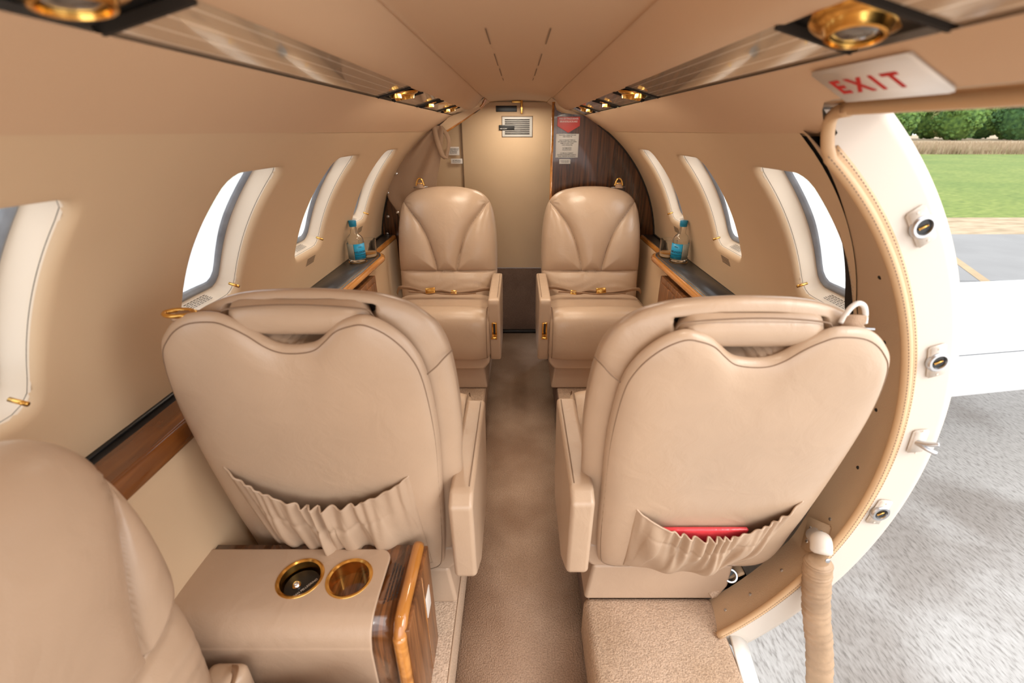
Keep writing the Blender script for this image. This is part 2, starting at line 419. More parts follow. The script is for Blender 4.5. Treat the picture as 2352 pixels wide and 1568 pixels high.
# valances and crown
VAL = [(.249, -.090), (.236, -.0905), (.218, -.096), (.200, -.108), (.185, -.124), (.172, -.139), (.162, -.147)]
for sd, nm in ((-1, 'trim_1'), (1, 'trim_2')): tag(extr(nm, VAL, -.75, 2.449, M['head'], sd), kind='structure')
CR = [(-.165, -.140), (-.160, -.1455), (-.11, -.150), (0, -.154), (.11, -.150), (.160, -.1455), (.165, -.140)]
cr = tag(extr('ceiling', CR, -.75, 2.9, M['crown'], 1), kind='structure')
for sx in (-1, 1):
    for (a, b) in ((.89, 1.04), (1.16, 1.36), (1.42, 1.60), (1.66, 1.74)):
        x = sx * (.054 - .006 * (a - .8))
        mk('panel_seam', [w(x - .0012, a, -.1515), w(x + .0012, a, -.1515), w(x + .0012, b, -.1515), w(x - .0012, b, -.1515)], [(0, 1, 2, 3)], M['thread'], cr)
# ---- overhead service panels
def psu(sd, label):
    root = empty('overhead_service_panel', (0, 0, 0), label=label, cat='ceiling panel', group='overhead service panels')
    A = (sd * .324, -.0700); B = (sd * .243, -.0915)
    def P(t, y, d=0):   # d: drop below the panel
        return Vector(w(A[0] + (B[0] - A[0]) * t, y, A[1] + (B[1] - A[1]) * t + d))
    mods = [(.27, .42) if sd < 0 else (.40, .515), (1.17, 1.325), (1.60, 1.68), (2.00, 2.14)]
    ys = [-.75] + [q for m in mods for q in m] + [2.445]
    for i in range(0, len(ys), 2):
        a, b = ys[i] + .004, ys[i + 1] - .004
        o = mk('striped_cover', [P(0, a), P(1, a), P(1, b), P(0, b)], [(0, 1, 2, 3)], M['psu'], root, smooth=False); solid(o, .003, 0)
    for (a, b) in mods:
        big = b - a > .1
        o = mk('recess_plate', [P(0, a, -.006), P(1, a, -.006), P(1, b, -.006), P(0, b, -.006)], [(0, 1, 2, 3)], M['black'], root, smooth=False); solid(o, .003, 0)
        for (p, q) in ((a, a + .005), (b - .005, b)):
            o = mk('recess_lip', [P(0, p, .001), P(1, p, .001), P(1, q, .001), P(0, q, .001)], [(0, 1, 2, 3)], M['dark'], root, smooth=False); solid(o, .008, 0)
        lights = [(.5, (.455 if sd > 0 else .352) if a < 1 else b - .045, .0245)] + ([] if (sd > 0 and a < 1) else [(.5, a + .028, .013)]) if big else [(.5, (a + b) / 2, .014)]
        for j, (t, y, r) in enumerate(lights):
            c = P(t, y, -.003)
            if j == 0 and big:
                ax = Vector((-sd * .15, .10 if a > 1 else (-.24 if sd > 0 else -.08), -1)).normalized()
                b0 = lathe('reading_light', [(r * 1.5, -.004), (r * 1.5, .001), (r * 1.35, .004), (r * 1.15, .005), (r * 1.05, .006), (r * .97, .010), (r * .93, .0135), (r * .80, .014), (r * .76, .010)], M['gold'], root, c, axis=ax, caps=False)
                lathe('lamp_lens', [(.0005, .013), (r * .4, .0125), (r * .7, .010), (r * .78, .008)], M['lens'], b0, c, axis=ax, caps=False)
            else:
                g = lathe('air_gasper', [(r * 1.6, -.002), (r * 1.6, .002), (r * 1.2, .004), (r * .95, .006), (r * .95, .015), (r * .7, .016), (r * .6, .011), (r * .02, .010)], M['gold'], root, c, axis=(0, .05, -1), caps=False)
    return root
psu(-1, 'brown striped glossy overhead panel with brass lights along the left side of the ceiling')
psu(1, 'brown striped glossy overhead panel with brass lights, next to the EXIT sign')
for sd in (-1, 1):
    for (x, y, en) in ((.28, .36 if sd < 0 else .467, 1.4), (.28, 1.28, 3), (.28, 1.64, 3), (.28, 2.08, 2.5)):
        l = bpy.data.lights.new('reading_lamp', 'SPOT'); l.energy = en; l.color = (1, .86, .68); l.spot_size = 2.4; l.spot_blend = 1; l.shadow_soft_size = .03
        o = bpy.data.objects.new('reading_lamp', l); COL.objects.link(o); o.location = w(sd * x, y, -.03); o.rotation_euler = (0, math.radians(8 * sd), 0)
# ---------------------------------------------------------------- rear bulkhead and lavatory door
YB = 2.45
def arc(sd, a0, a1, n, R=R0 - .001): return [(sd * R * math.cos(math.radians(a0 + (a1 - a0) * k / n)), CZ + R * math.sin(math.radians(a0 + (a1 - a0) * k / n))) for k in range(n + 1)]
pr = [(.172, ZC - 1.255)] + [(.45, ZC - 1.19)] + arc(1, -44, 62, 40) + [(.325, ZC + .066), (.21, ZC + .078), (.185, ZC + .09), (.172, ZC + .125)]
tag(prism('wall_rear_right', pr, 'y', YB, YB + .025, M['walnut'], b=0, smooth=False), kind='structure')
tag(tube('trim_3', [w(.170, YB + .006, -.125), w(.170, YB + .006, 1.25)], .0075, M['oak']), kind='structure')
inner = [(-.155, -.138), (-.172, -.108), (-.205, -.088), (-.25, -.058), (-.30, -.028), (-.355, .004), (-.40, .06), (-.43, .16), (-.445, .35), (-.45, .7), (-.45, 1.20)]
pl = [(x, ZC - h) for x, h in [(p.x, p.z) for p in crom([(a, 0, b) for a, b in inner], 6)]]
pl = pl + [(-.50, ZC - 1.19)] + arc(-1, -45, 62, 40) + [(-.325, ZC + .066), (-.21, ZC + .078), (-.185, ZC + .09), (-.168, ZC + .13)]
tag(prism('wall_rear_left', pl, 'y', YB, YB + .025, M['walnut'], b=0, smooth=False), kind='structure')
tag(tube('trim_4', crom([w(x, YB + .004, h) for x, h in inner[:6]], 8), .007, M['oak']), kind='structure')
for sd_, nm_ in ((-1, 'trim_12'), (1, 'trim_13')):
    tag(tube(nm_, [(x, YB - .004, z) for x, z in arc(sd_, -3, 58, 40, R0 - .003)], .0048, M['dark']), kind='structure')
# upper corner panel above the curtain (cream), the wall behind, the kick carpet
def quad(name, pts, mat, parent=None, t=.004, **k):
    o = mk(name, pts, [tuple(range(len(pts)))], mat, parent, smooth=False)
    if t: solid(o, t, 0)
    return tag(o, **k) if k else o
quad('wall_left_rear_corner', [w(-.425, YB - .003, .012), w(-.345, YB - .003, -.004), w(-.175, YB - .003, -.100), w(-.185, YB - .003, -.106), w(-.33, YB - .003, -.062)], M['wall'], kind='structure')
YD = 2.9
quad('wall_rear', [w(-.75, YD, .80), w(.45, YD, .80), w(.45, YD, -.17), w(-.75, YD, -.17)], M['doorp'], t=.01, kind='structure')
quad('baseboard_rear', [w(-.75, YD - .008, 1.262), w(.45, YD - .008, 1.262), w(.45, YD - .008, .812), w(-.75, YD - .008, .812)], M['carpetd'], t=.016, kind='structure')
box('trim_5', w(0, YD - .03, 1.250), (.5, .03, .018), M['black'])['kind'] = 'structure'
area('lavatory_fill', w(-.02, 2.66, -.12), (0, 0, 0), .25, .12, 1.6, (1, .88, .72))  # area light added to brighten the rear wall, no fixture modelled
d1 = box('door_2', w(-.024, YD - .012, .33), (.600, .014, .955), M['doorp'], b=.004); d1['kind'] = 'structure'
box('door_seam', w(-.326, YD - .012, .30), (.006, .008, .95), M['thread'], d1, b=0)
for sd in (-1, 1):
    tag(quad('ceiling_rear_' + ('left' if sd < 0 else 'right'), [w(sd * .16, YB + .025, -.145), w(sd * .16, YD, -.145), w(sd * .30, YD, -.07), w(sd * .30, YB + .025, -.07)], M['crown']), kind='structure')
quad('wall_left_lavatory', [w(-.74, YB + .03, 1.2), w(-.74, YD, 1.2), w(-.5, YD, -.1), w(-.5, YB + .03, -.1)], M['wall'], kind='structure')
# ---------------------------------------------------------------- floors
tag(box('floor', (.015, 1.0, -.02), (.40, 3.9, .04), M['carpet'], b=0), kind='structure')
def sfloor(name, x0, x1, y0, y1, mat=None, b=.012):
    return tag(box(name, ((x0 + x1) / 2, (y0 + y1) / 2, SF / 2), (abs(x1 - x0), y1 - y0, SF), mat or M['carpet2'], b=b), kind='structure')
sfloor('floor_left', -.62, -.158, -.75, 2.46, b=.006); sfloor('floor_right', .188, .60, .86, 2.46, b=.006)
fe = sfloor('floor_entry', .172, .515, -.3, .815, b=.02)
tag(box('trim_6', (-.157, .9, SF - .004), (.005, 3.1, .008), M['lea2'], b=.002), kind='structure')
tag(box('trim_7', (.187, 1.6, SF * .5), (.005, 1.6, SF - .01), M['carpetd'], b=.001), kind='structure')
# ---------------------------------------------------------------- entry doorway
YJ = .71
dr = empty('door_1', (0, 0, 0), kind='structure')
T0, T1 = math.radians(-47), math.radians(51.5)
def yj(th): return YJ + .0
def jamb(u, v):
    r = .722 + (.814 - .722) * v; th = T0 + (min(math.asin(.621 / r), math.radians(52.5) if r < .75 else 9) - T0) * u
    return cyl(1, YJ + .012 * math.cos(v * math.pi / 2) * 0 + (.010 * max(0, v - .85) / .15), th, r)
grid('jamb_face', jamb, 80, 12, M['jamb'], dr)
grid('jamb_skin', lambda u, v: cyl(1, YJ + .010 + .09 * v, T0 + (math.radians(49.6) - T0) * u, .814), 60, 3, M['jamb'], dr)
tp = [cyl(1, YJ - .004, T0 + (math.radians(51) - T0) * k / 90, .716) for k in range(91)] + [tuple(p) for p in crom([w(.440, .704, .020), w(.430, .696, -.002), w(.418, .674, -.018), w(.410, .63, -.024), w(.409, .5, -.026), w(.409, -.7, -.026)], 6)]
pp = tube('edge_roll', tp, .0085, M['pipe'], dr, seg=12)
grid('stitched_flange', lambda u, v: cyl(1, YJ - .003 + .002 * v, T0 + (math.radians(51.5) - T0) * u, .721 + .014 * v), 90, 3, M['pipe'], dr, thick=.002)
V = []; F = []
for k in range(190):
    th = T0 + (math.radians(52) - T0) * k / 190
    for rr, yy, hw in ((.7300, YJ - .0052, .0009), (.7135, YJ - .0122, .0008)):
        b = len(V); dt = .0042 / .74
        V += [cyl(1, yy, th, rr - hw), cyl(1, yy, th, rr + hw), cyl(1, yy, th + dt, rr + hw), cyl(1, yy, th + dt, rr - hw)]; F.append((b, b + 1, b + 2, b + 3))
mk('stitching', V, F, M['thread'], dr, smooth=False)
# painted frame panel with screws, between the roll and the cabin wall
def fp(u, v):
    th = T0 + (TJ + .01 - T0) * u; f = min(1, max(0, (TJ - th) / (TJ - TL))); g = .770 + .082 * min(1, f * 1.6)
    if th < TL: g = .852 - .055 * min(1, (TL - th) / .5)
    g += .012 * min(1, max(0, f - .12) * 5)
    y = YJ - .002 + (g - YJ + .002) * v
    return cyl(1, y, th, .716 + .021 * v ** .8)
grid('frame_panel', fp, 80, 8, M['dtan'], dr)
for f in (.76, .65, .53, .42, .31, .245, .17, .09, .03):
    p = Vector(fp(f, .42 if f > .3 else .5)); ax = Vector((-p.x, -.15, CZ - p.z)).normalized()
    s = lathe('screw', [(.0038, -.001), (.0038, .0008), (.0026, .0016)], M['steel'] if f < .35 else M['dark'], dr, p, seg=14, axis=ax)
tag(grid('trim_8', lambda u, v: cyl(1, (.770 + .082 * min(1, max(0, ((TJ - (TL + (TJ + .09 - TL) * u)) / (TJ - TL))) * 1.6)) - .04 + .10 * v, TL + (TJ + .0 - TL) * u, R0 + .0065), 40, 2, M['dark']), kind='structure')
tag(grid('trim_11', lambda u, v: cyl(1, .724 + .09 * v, TJ - .02 + .10 * u, R0 + .0045), 8, 2, M['pipe']), kind='structure')
# header over the doorway
def hd(u, v):
    y = -.75 + (YJ + .09 + .75) * u
    P = [(.398, -.0345), (.404, -.0325), (.411, -.031), (.44, -.0300), (.48, -.031), (.52, -.030), (.53, -.036), (.53, -.06)]
    x, h = P[int(round(v * 7))]; return w(x, y, h)
grid('door_header', hd, 4, 7, M['pipe'], dr)
# corner fillet where header meets the jamb
V = []; F = []
def cf(u, v):
    q = u * math.pi / 2; rr = .055
    y = YJ + .0 - rr * (1 - math.sin(q)) ; h = -.030 + rr * (1 - math.cos(q))
    R = .733 + .07 * v; hz = .594 - h
    x = math.sqrt(max(.0001, R * R - hz * hz)); return w(x, y, h)
# sill frame
sill = [(.50, 1.125), (.525, 1.13), (.55, 1.16), (.565, 1.22), (.57, 1.32)]
def sl_(u, v):
    P = crom([(a, 0, b) for a, b in sill], 5); p = P[int(round(v * (len(P) - 1)))]; return w(p.x + .02 * max(0, (u - .8) / .2) ** 2, -.3 + (YJ + .3) * u, p.z)
grid('sill_frame', sl_, 20, 20, M['white'], dr, thick=.004)
# latch receptacles on the jamb
def latch(th, R, kind, k):
    c = Vector(cyl(1, YJ - .003, math.radians(th), R)); ta = math.radians(th)
    rad = Vector((math.cos(ta), 0, math.sin(ta))); tan = Vector((-math.sin(ta), 0, math.cos(ta))); ax = Vector((0, -1, 0))
    Mt = Matrix((rad, tan, -ax)).transposed()
    poly = [(-.5, -1), (.5, -1), (.5, 1), (-.5, 1)]
    bm = bmesh.new(); bmesh.ops.create_cube(bm, size=1); bmesh.ops.scale(bm, vec=(.030, .064 if kind != 2 else .052, .007), verts=bm.verts)
    bmesh.ops.bevel(bm, geom=bm.edges[:], offset=.0028, segments=3, affect='EDGES')
    bmesh.ops.transform(bm, matrix=Mt.to_4x4(), verts=bm.verts); bmesh.ops.translate(bm, vec=c, verts=bm.verts)
    pl_ = fromobj_bm('latch_plate', bm, M['jamb'], dr)
    for s in (-1, 1):
        lathe('rivet', [(.0022, 0), (.0022, .001), (.001, .0015)], M['jamb'], pl_, c + tan * s * .026 - Vector((0, .003, 0)), seg=10, axis=ax)
    if kind == 1:
        lathe('latch_socket', [(.0185, 0), (.0185, .005), (.0165, .0075), (.0125, .0075), (.0115, .004)], M['steel'], pl_, c, seg=28, axis=ax, caps=False)
        lathe('socket_bore', [(.0001, .0036), (.0125, .0036)], M['black'], pl_, c, seg=24, axis=ax, caps=False)
        tube('latch_pin', [c + Vector((-.006, -.0045, -.004)), c + Vector((.006, -.0045, .003))], .002, M['goldd'], pl_)
    else:
        for s in (-1, 1):
            tube('latch_fork', crom([c + rad * -.006, c + Vector((.004, -.016, 0)) + tan * s * .005, c + rad * .016 + tan * s * .010 + Vector((0, -.026, 0))], 5), .0045, M['steel'], pl_)
latch(36.7, .771, 1, 0); latch(17.4, .766, 1, 1); latch(4.3, .764, 2, 2); latch(-9.3, .758, 1, 3); latch(-26, .752, 1, 4)
# hinge bracket and padded cable
hb = empty('hinge_bracket', w(.66, .745, .84), label='cream cast hinge bracket screwed to the curved doorway frame beside the right seat', cat='bracket')
c0 = Vector(fp(.268, .40)); 
def rel(p): return Vector(p) - Vector(hb.location)
th = T0 + (TJ + .01 - T0) * .268; rad = Vector((math.cos(th), 0, math.sin(th))); tn = Vector((-math.sin(th), 0, math.cos(th)))
Mt = Matrix((tn, Vector((0, 1, 0)), rad)).transposed()
bm = bmesh.new(); bmesh.ops.create_cube(bm, size=1); bmesh.ops.scale(bm, vec=(.074, .062, .010), verts=bm.verts); bmesh.ops.bevel(bm, geom=bm.edges[:], offset=.003, segments=3, affect='EDGES')
bmesh.ops.rotate(bm, cent=(0, 0, 0), matrix=Matrix.Rotation(.5, 3, 'Z'), verts=bm.verts)
bmesh.ops.transform(bm, matrix=Mt.to_4x4(), verts=bm.verts); bmesh.ops.translate(bm, vec=rel(c0 - rad * .006), verts=bm.verts)
fromobj_bm('mounting_plate', bm, M['dtan'], hb)
for a, b in ((.022, -.006), (.006, .02), (-.022, .006), (.012, -.0)):
    lathe('screw', [(.004, 0), (.004, .002), (.0025, .0035)], M['steel'], hb, rel(c0 - rad * .009 + tn * a + Vector((0, b, 0))), seg=14, axis=-rad)
e0 = Vector(w(.640, .683, .812))
tube('hinge_arm', crom([rel(c0 - rad * .010 + tn * .018), rel(c0 - rad * .014 + tn * .004), rel(e0 + Vector((.008, .022, .016))), rel(e0)], 6), [.008] * 2 + [.012] * 4 + [.016] * 6 + [.021] * 5 + [.019, .012], M['jamb'], hb, seg=16)
lathe('pivot_screw', [(.005, 0), (.005, .002), (.003, .003)], M['steel'], hb, rel(e0 + Vector((.002, -.017, .003))), seg=16, axis=(0, -1, .25))
cp = crom([w(.638, .682, .826), w(.644, .678, .87), w(.664, .668, .97), w(.694, .645, 1.1), w(.72, .61, 1.3), w(.735, .57, 1.6)], 22)
rr = [.0270 + .0013 * math.sin(i * 2.1) + .0010 * math.sin(i * 4.7) - .009 * math.exp(-i / 3) for i in range(len(cp))]
tag(tube('door_cable', cp, rr, plain('cable_sleeve_leather', (.40, .26, .155), bump=.8, bscale=30, var=.15, vscale=25, rough=.55), seg=20), 'tan leather-sleeved door cable hanging down from the hinge bracket in the doorway', 'cable')
# ---------------------------------------------------------------- side ledges, tables, cabinets
def ledge(sd, label):
    root = empty('side_ledge', (0, 0, 0), label=label, cat='ledge', group='wood-edged side ledges')
    y0 = -.7 if sd < 0 else .88
    def Q(a, b): return [(sd * x, y) for x, y in a] if 0 else None
    # charcoal top
    prism('ledge_top', [(sd * .660, y0), (sd * .731, y0), (sd * .731, 2.445), (sd * .660, 2.445)], 'z', ZC - .516, ZC - .504, M['dgrey'], root, b=0)
    prism('wall_gap', [(sd * .722, y0), (sd * .736, y0), (sd * .736, 2.445), (sd * .722, 2.445)], 'z', ZC - .506, ZC - .499, M['black'], root, b=0)
    # bullnose
    if sd < 0:
        prism('wood_fascia', [(sd * .706, -.7), (sd * .640, -.7), (sd * .640, 1.22), (sd * .706, 1.22)], 'z', ZC - .524, ZC - .503, M['oakd'], root, b=.003)
        prof = [(sd * .650, ZC - .503), (sd * .636, ZC - .507), (sd * .632, ZC - .53), (sd * .638, ZC - .55), (sd * .652, ZC - .552)]
        prism('bullnose', prof, 'y', -.7, 1.22, M['oakd'], root, b=.005)
    prism('bullnose', [(sd * .668, ZC - .503), (sd * .655, ZC - .504), (sd * .650, ZC - .520), (sd * .658, ZC - .530), (sd * .670, ZC - .530)], 'y', 2.045, 2.44, M['oak'], root, b=.004)
    # fold-out table shelf
    ta = [(sd * .722, 1.24), (sd * .612, 1.24), (sd * .600, 1.955), (sd * .612, 2.015), (sd * .655, 2.06), (sd * .722, 2.09)]
    prism('shelf', ta, 'z', ZC - .520, ZC - .499, M['dgrey'], root, b=0)
    path = [w(sd * .612, 1.24, .512), w(sd * .607, 1.55, .512), w(sd * .600, 1.92, .512), w(sd * .602, 1.975, .512), w(sd * .618, 2.02, .512), w(sd * .662, 2.055, .514)]
    tube('bullnose', crom(path, 8), .0135, M['oak'], root, seg=14)
    tube('gold_inlay', crom([tuple(Vector(p) + Vector((sd * .0125, 0, .0135))) for p in path], 6), .0012, M['gold'], root, seg=6)
    # recessed brass cup holders, bottle one and tumbler one
    for x, y in ((.670, 1.870), (.650, 1.962)):
        lathe('cup_holder_ring', [(.0345, .0), (.0375, .0015), (.0375, .0025), (.0345, .003)], M['gold'], root, w(sd * x, y, .4985), seg=36, caps=False)
    return root
M['oakd'] = wood('glossy_brown_rail_wood', (.10, .028, .006), (.26, .085, .016), (26, 3, 26), rough=.1)
ledge(-1, 'dark-topped ledge with glossy wood edge running along the left cabin wall under the windows')
ledge(1, 'dark-topped ledge with glossy wood edge running along the right cabin wall under the windows')
def cab(sd, label):
    root = empty('side_cabinet', w(sd * .60, 1.5, 1.12), label=label, cat='cabinet', group='walnut side cabinets')
    box('cabinet_body', (sd * .018, .03, .42), (.05, .60, .31), M['walnuts'], root, b=.003)
    d = box('cabinet_door', (sd * -.009, .03, .415), (.010, .54, .28), M['walnuts'], root, b=.003)
    h = lathe('handle_recess', [(.0001, .0), (.022, .0), (.024, .004), (.020, .0045)], M['black'], d, (-sd * .0145, .12, .515), seg=24, axis=(-sd, 0, 0), caps=False)
    box('latch_handle', (-sd * .0155, .12, .508), (.006, .020, .010), M['chrome'], d, b=.002)
    return root
cab(-1, 'walnut side cabinet under the left ledge table with the water bottle')
cab(1, 'walnut side cabinet under the right ledge table with the water bottle')
# ---------------------------------------------------------------- bottles and tumblers
def bottle(sd, loc, tilt, label):
    root = empty('water_bottle', loc, label=label, cat='bottle', group='blue-labelled water bottles')
    root.rotation_euler = (0, tilt, 0); root.scale = (1.1, 1.1, .88)
    prof = [(.0001, .004), (.022, .0), (.0295, .003), (.0305, .01), (.0305, .092), (.0300, .102), (.0275, .112), (.0225, .121), (.0165, .128), (.0135, .134), (.0125, .145), (.0118, .165), (.0120, .166), (.0120, .172), (.0105, .174),
            (.0095, .172), (.0100, .145), (.0112, .134), (.0150, .127), (.021, .119), (.0258, .111), (.0280, .102), (.0285, .092), (.0282, .012), (.0001, .010)]
    b = lathe('glass_body', prof, M['glass'], root, seg=48, caps=False)
    lathe('cap', [(.0125, .163), (.0132, .165), (.0132, .170), (.0137, .171), (.0137, .188), (.0125, .190), (.0001, .190)], M['bluecap'], root, seg=40)
    def lab(name, a0, a1, mat):
        return grid(name, lambda u, v: (.0312 * math.cos(a0 + (a1 - a0) * u), .0312 * math.sin(a0 + (a1 - a0) * u), .016 + .072 * v), 20, 2, mat, root, thick=.0004)
    toc = math.pi * 1.5 + (-.35 if sd > 0 else .35)
    if sd < 0: lab('blue_label', -math.pi / 2 + .05, -math.pi / 2 + 1.75, M['blue']); lab('back_label', -math.pi / 2 - 1.15, -math.pi / 2 - .0, M['lab']); lab('side_label', -math.pi / 2 - 1.7, -math.pi / 2 - 1.17, M['bluecap']); tc = -math.pi / 2 + .80
    else: lab('blue_label', -math.pi / 2 - 1.75, -math.pi / 2 - .05, M['blue']); lab('back_label', -math.pi / 2, -math.pi / 2 + 1.15, M['lab']); lab('side_label', -math.pi / 2 + 1.17, -math.pi / 2 + 1.7, M['bluecap']); tc = -math.pi / 2 - .80
    for txt, sz, z in (('HILDON', .0125, .050), ('NATURAL MINERAL WATER', .0035, .037), ('STILL', .006, .074)):
        o = text('label_lettering', txt, sz, M['ptext'], Matrix.Identity(4), root)
        for v in o.data.vertices:
            x, z0, e = v.co.x, v.co.y, v.co.z
            a = tc + x / .0316; v.co = ((.0320 + e) * math.cos(a), (.0320 + e) * math.sin(a), z + z0)
    return root
bottle(-1, w(-.670, 1.870, .4955), .0, 'clear water bottle with blue label and cap on the left ledge, before a whisky tumbler')
bottle(1, w(.670, 1.870, .4955), .0, 'clear water bottle with blue label and cap on the right ledge, before a whisky tumbler')
def tumbler(loc, label):
    root = empty('tumbler', loc, label=label, cat='glass', group='tumblers beside the water bottles')
    lathe('glass_body', [(.0001, .0), (.030, .0), (.033, .004), (.035, .06), (.036, .072), (.0350, .0725), (.0335, .06), (.0315, .012), (.0001, .010)], M['glass'], root, seg=44, caps=False)
    lathe('whisky', [(.0001, .0105), (.0312, .0125), (.0318, .020), (.0001, .020)], M['amber'], root, seg=40, caps=False)
tumbler(w(-.650, 1.962, .4955), 'clear glass tumbler with a little amber drink on the left ledge behind the bottle')
tumbler(w(.650, 1.962, .4955), 'clear glass tumbler with a little amber drink on the right ledge behind the bottle')
# ---------------------------------------------------------------- seats
def rho_fn(poly, c):
    P = np.array([(p.x, p.z) for p in crom([(a, 0, b) for a, b in poly], 10, True)]) - np.array(c)
    an = np.arctan2(P[:, 1], P[:, 0]); rr = np.hypot(P[:, 0], P[:, 1]); o = np.argsort(an); an = an[o]; rr = rr[o]
    an = np.concatenate([an - 2 * np.pi, an, an + 2 * np.pi]); rr = np.concatenate([rr, rr, rr])
    return lambda a: np.interp(a, an, rr)
def seg_dist(a, b, line):
    d = np.full(a.shape, 1e9)
    for (x0, y0), (x1, y1) in zip(line[:-1], line[1:]):
        dx, dy = x1 - x0, y1 - y0; L = dx * dx + dy * dy + 1e-12
        t = np.clip(((a - x0) * dx + (b - y0) * dy) / L, 0, 1)
        d = np.minimum(d, np.hypot(a - x0 - t * dx, b - y0 - t * dy))
    return d
def pillow(name, poly, c, n, front, rear, place, mat, parent, e=6, split=False):
    """closed cushion over a star-shaped outline; front(a,b,m) / rear(a,b,m) give thickness; place maps (a,b,n)->xyz"""
    rho = rho_fn(poly, c); t = np.linspace(-1, 1, n + 1)
    U, Vv = np.meshgrid(t, t, indexing='ij'); m = np.maximum(abs(U), abs(Vv)); ang = np.arctan2(Vv, U)
    mm = np.sin(m * np.pi / 2); r = mm * rho(ang)
    a = c[0] + r * np.cos(ang); b = c[1] + r * np.sin(ang)
    H = np.sqrt(np.clip(1 - mm ** e, 0, 1))
    nf = front(a, b, mm) * H; nr = -rear(a, b, mm) * H
    pts = []
    for arr in (nf, nr): pts.append(place(a.ravel(), b.ravel(), arr.ravel()))
    Vt = np.concatenate(pts); N1 = (n + 1) ** 2
    idx = np.arange(N1).reshape(n + 1, n + 1); f = []
    q = np.stack([idx[:-1, :-1], idx[1:, :-1], idx[1:, 1:], idx[:-1, 1:]], -1).reshape(-1, 4)
    rim = np.zeros((n + 1, n + 1), bool); rim[0] = rim[-1] = rim[:, 0] = rim[:, -1] = True
    mp = np.arange(N1) + N1; mp[rim.ravel()] = np.arange(N1)[rim.ravel()]
    faces = [tuple(x) for x in q.tolist()] + [tuple(mp[list(x)][::-1].tolist()) for x in q]
    o = mk(name, Vt.tolist(), faces, mat, parent)
    bm = bmesh.new(); bm.from_mesh(o.data); bmesh.ops.delete(bm, geom=[v for v in bm.verts if not v.link_faces], context='VERTS')
    bmesh.ops.recalc_face_normals(bm, faces=bm.faces); bm.to_mesh(o.data); bm.free()
    return o
AL = math.radians(12.2)
def placer(al, sx, bs=1.0, y0=0, z0=.15):
    def f(a, b, n):
        a = np.asarray(a, float); b = np.asarray(b, float) * bs; n = np.asarray(n, float)
        return np.stack([sx * a, y0 - b * math.sin(al) + n * math.cos(al), z0 + b * math.cos(al) + n * math.sin(al)], -1)
    return f
NEAR = [(-.19, -.005), (-.225, .07), (-.243, .33), (-.250, .46), (-.243, .60), (-.226, .668), (-.198, .702), (-.158, .724), (-.11, .735), (-.013, .741), (.088, .734), (.160, .708), (.207, .672), (.234, .631), (.252, .507), (.256, .34), (.252, .166), (.228, .0), (.1, -.015), (-.06, -.015)]
FAR = [(-.19, -.005), (-.232, .07), (-.243, .30), (-.246, .44), (-.238, .58), (-.214, .675), (-.165, .727), (-.08, .750), (0, .755), (.08, .750), (.165, .727), (.214, .675), (.238, .58), (.246, .44), (.243, .30), (.232, .07), (.19, -.005), (.0, -.015)]
SHELL0 = SHELL = [(-.165, .0), (-.190, .08), (-.206, .33), (-.212, .47), (-.206, .59), (-.19, .645), (-.160, .685), (-.125, .706), (-.098, .703), (-.074, .693), (-.052, .673), (-.030, .656), (.0, .650), (.028, .652), (.050, .664), (.072, .686), (.096, .703), (.120, .712), (.165, .707), (.203, .680), (.230, .635), (.248, .52), (.251, .34), (.246, .166), (.225, .01), (.1, -.005), (-.06, -.005)]
SLOT = [(-.130, .712), (-.06, .722), (.03, .722), (.112, .712), (.118, .690), (.0, .640), (-.04, .64), (-.128, .69)]
VS0 = VS = [[(q * .206, .680), (q * .165, .625), (q * .121, .567), (q * .092, .51), (q * .074, .457), (q * .057, .39), (q * .048, .340)] for q in (-1, 1)]
VSS = [[(q * .226, .615), (q * .205, .585), (q * .178, .53), (q * .155, .46), (q * .143, .40), (q * .138, .340)] for q in (-1, 1)]
VC = [VS0]
def front_fn(a, b, m):
    VS = VC[0]; e0 = VS[1][0]
    base = .060 + .012 * np.exp(-((b - .5) / .25) ** 2)
    hs = [(-.26, .338), (.26, .338)]
    lines = [[(p.x, p.z) for p in crom([(x, 0, y) for x, y in L], 6)] for L in VS] + [hs, [(-e0[0] - .05, e0[1] + .022), (-e0[0], e0[1])], [(e0[0] + .05, e0[1] + .022), e0]]
    D = np.full(a.shape, 1e9)
    for L in lines: D = np.minimum(D, seg_dist(a, b, L))
    puff = .030 * (1 - np.exp(-D / .030)); g = .008 * np.exp(-(D / .0045) ** 2)
    wr = .0030 * np.sin(120 * (a * .7 + b * .25) + 5 * np.sin(20 * a)) * np.exp(-(np.maximum(b - .345, 0) / .035)) * (b > .345) * np.clip((abs(a) - .05) / .06, 0, 1) + .0011 * np.sin(150 * b + 6 * np.sin(14 * a)) * np.exp(-((b - .25) / .05) ** 2)
    for sx in (-1, 1):
        dc = np.hypot(a - sx * e0[0], b - e0[1]); ag = np.arctan2(b - e0[1], a - sx * e0[0])
        wr = wr + .0040 * np.sin(ag * 10) * np.exp(-((dc - .022) / .020) ** 2)
    return base + puff - g + wr
DT = [0]
def near_rear(a, b, m):
    ins = np.zeros(a.shape)
    # soft slot mask
    P = [(x_, y_ + DT[0]) for x_, y_ in SLOT]; n = len(P); inside = np.zeros(a.shape, bool)
    for i in range(n):
        x0, y0 = P[i]; x1, y1 = P[(i + 1) % n]
        cond = ((y0 > b) != (y1 > b)) & (a < (x1 - x0) * (b - y0) / (y1 - y0 + 1e-12) + x0); inside ^= cond
    d = seg_dist(a, b, P + [P[0]]); sd_ = np.where(inside, d, -d); msk = np.clip((sd_ + .002) / .008, 0, 1); msk = msk * msk * (3 - 2 * msk)
    return .036 - .075 * msk
def shell_T(a, b): return .030
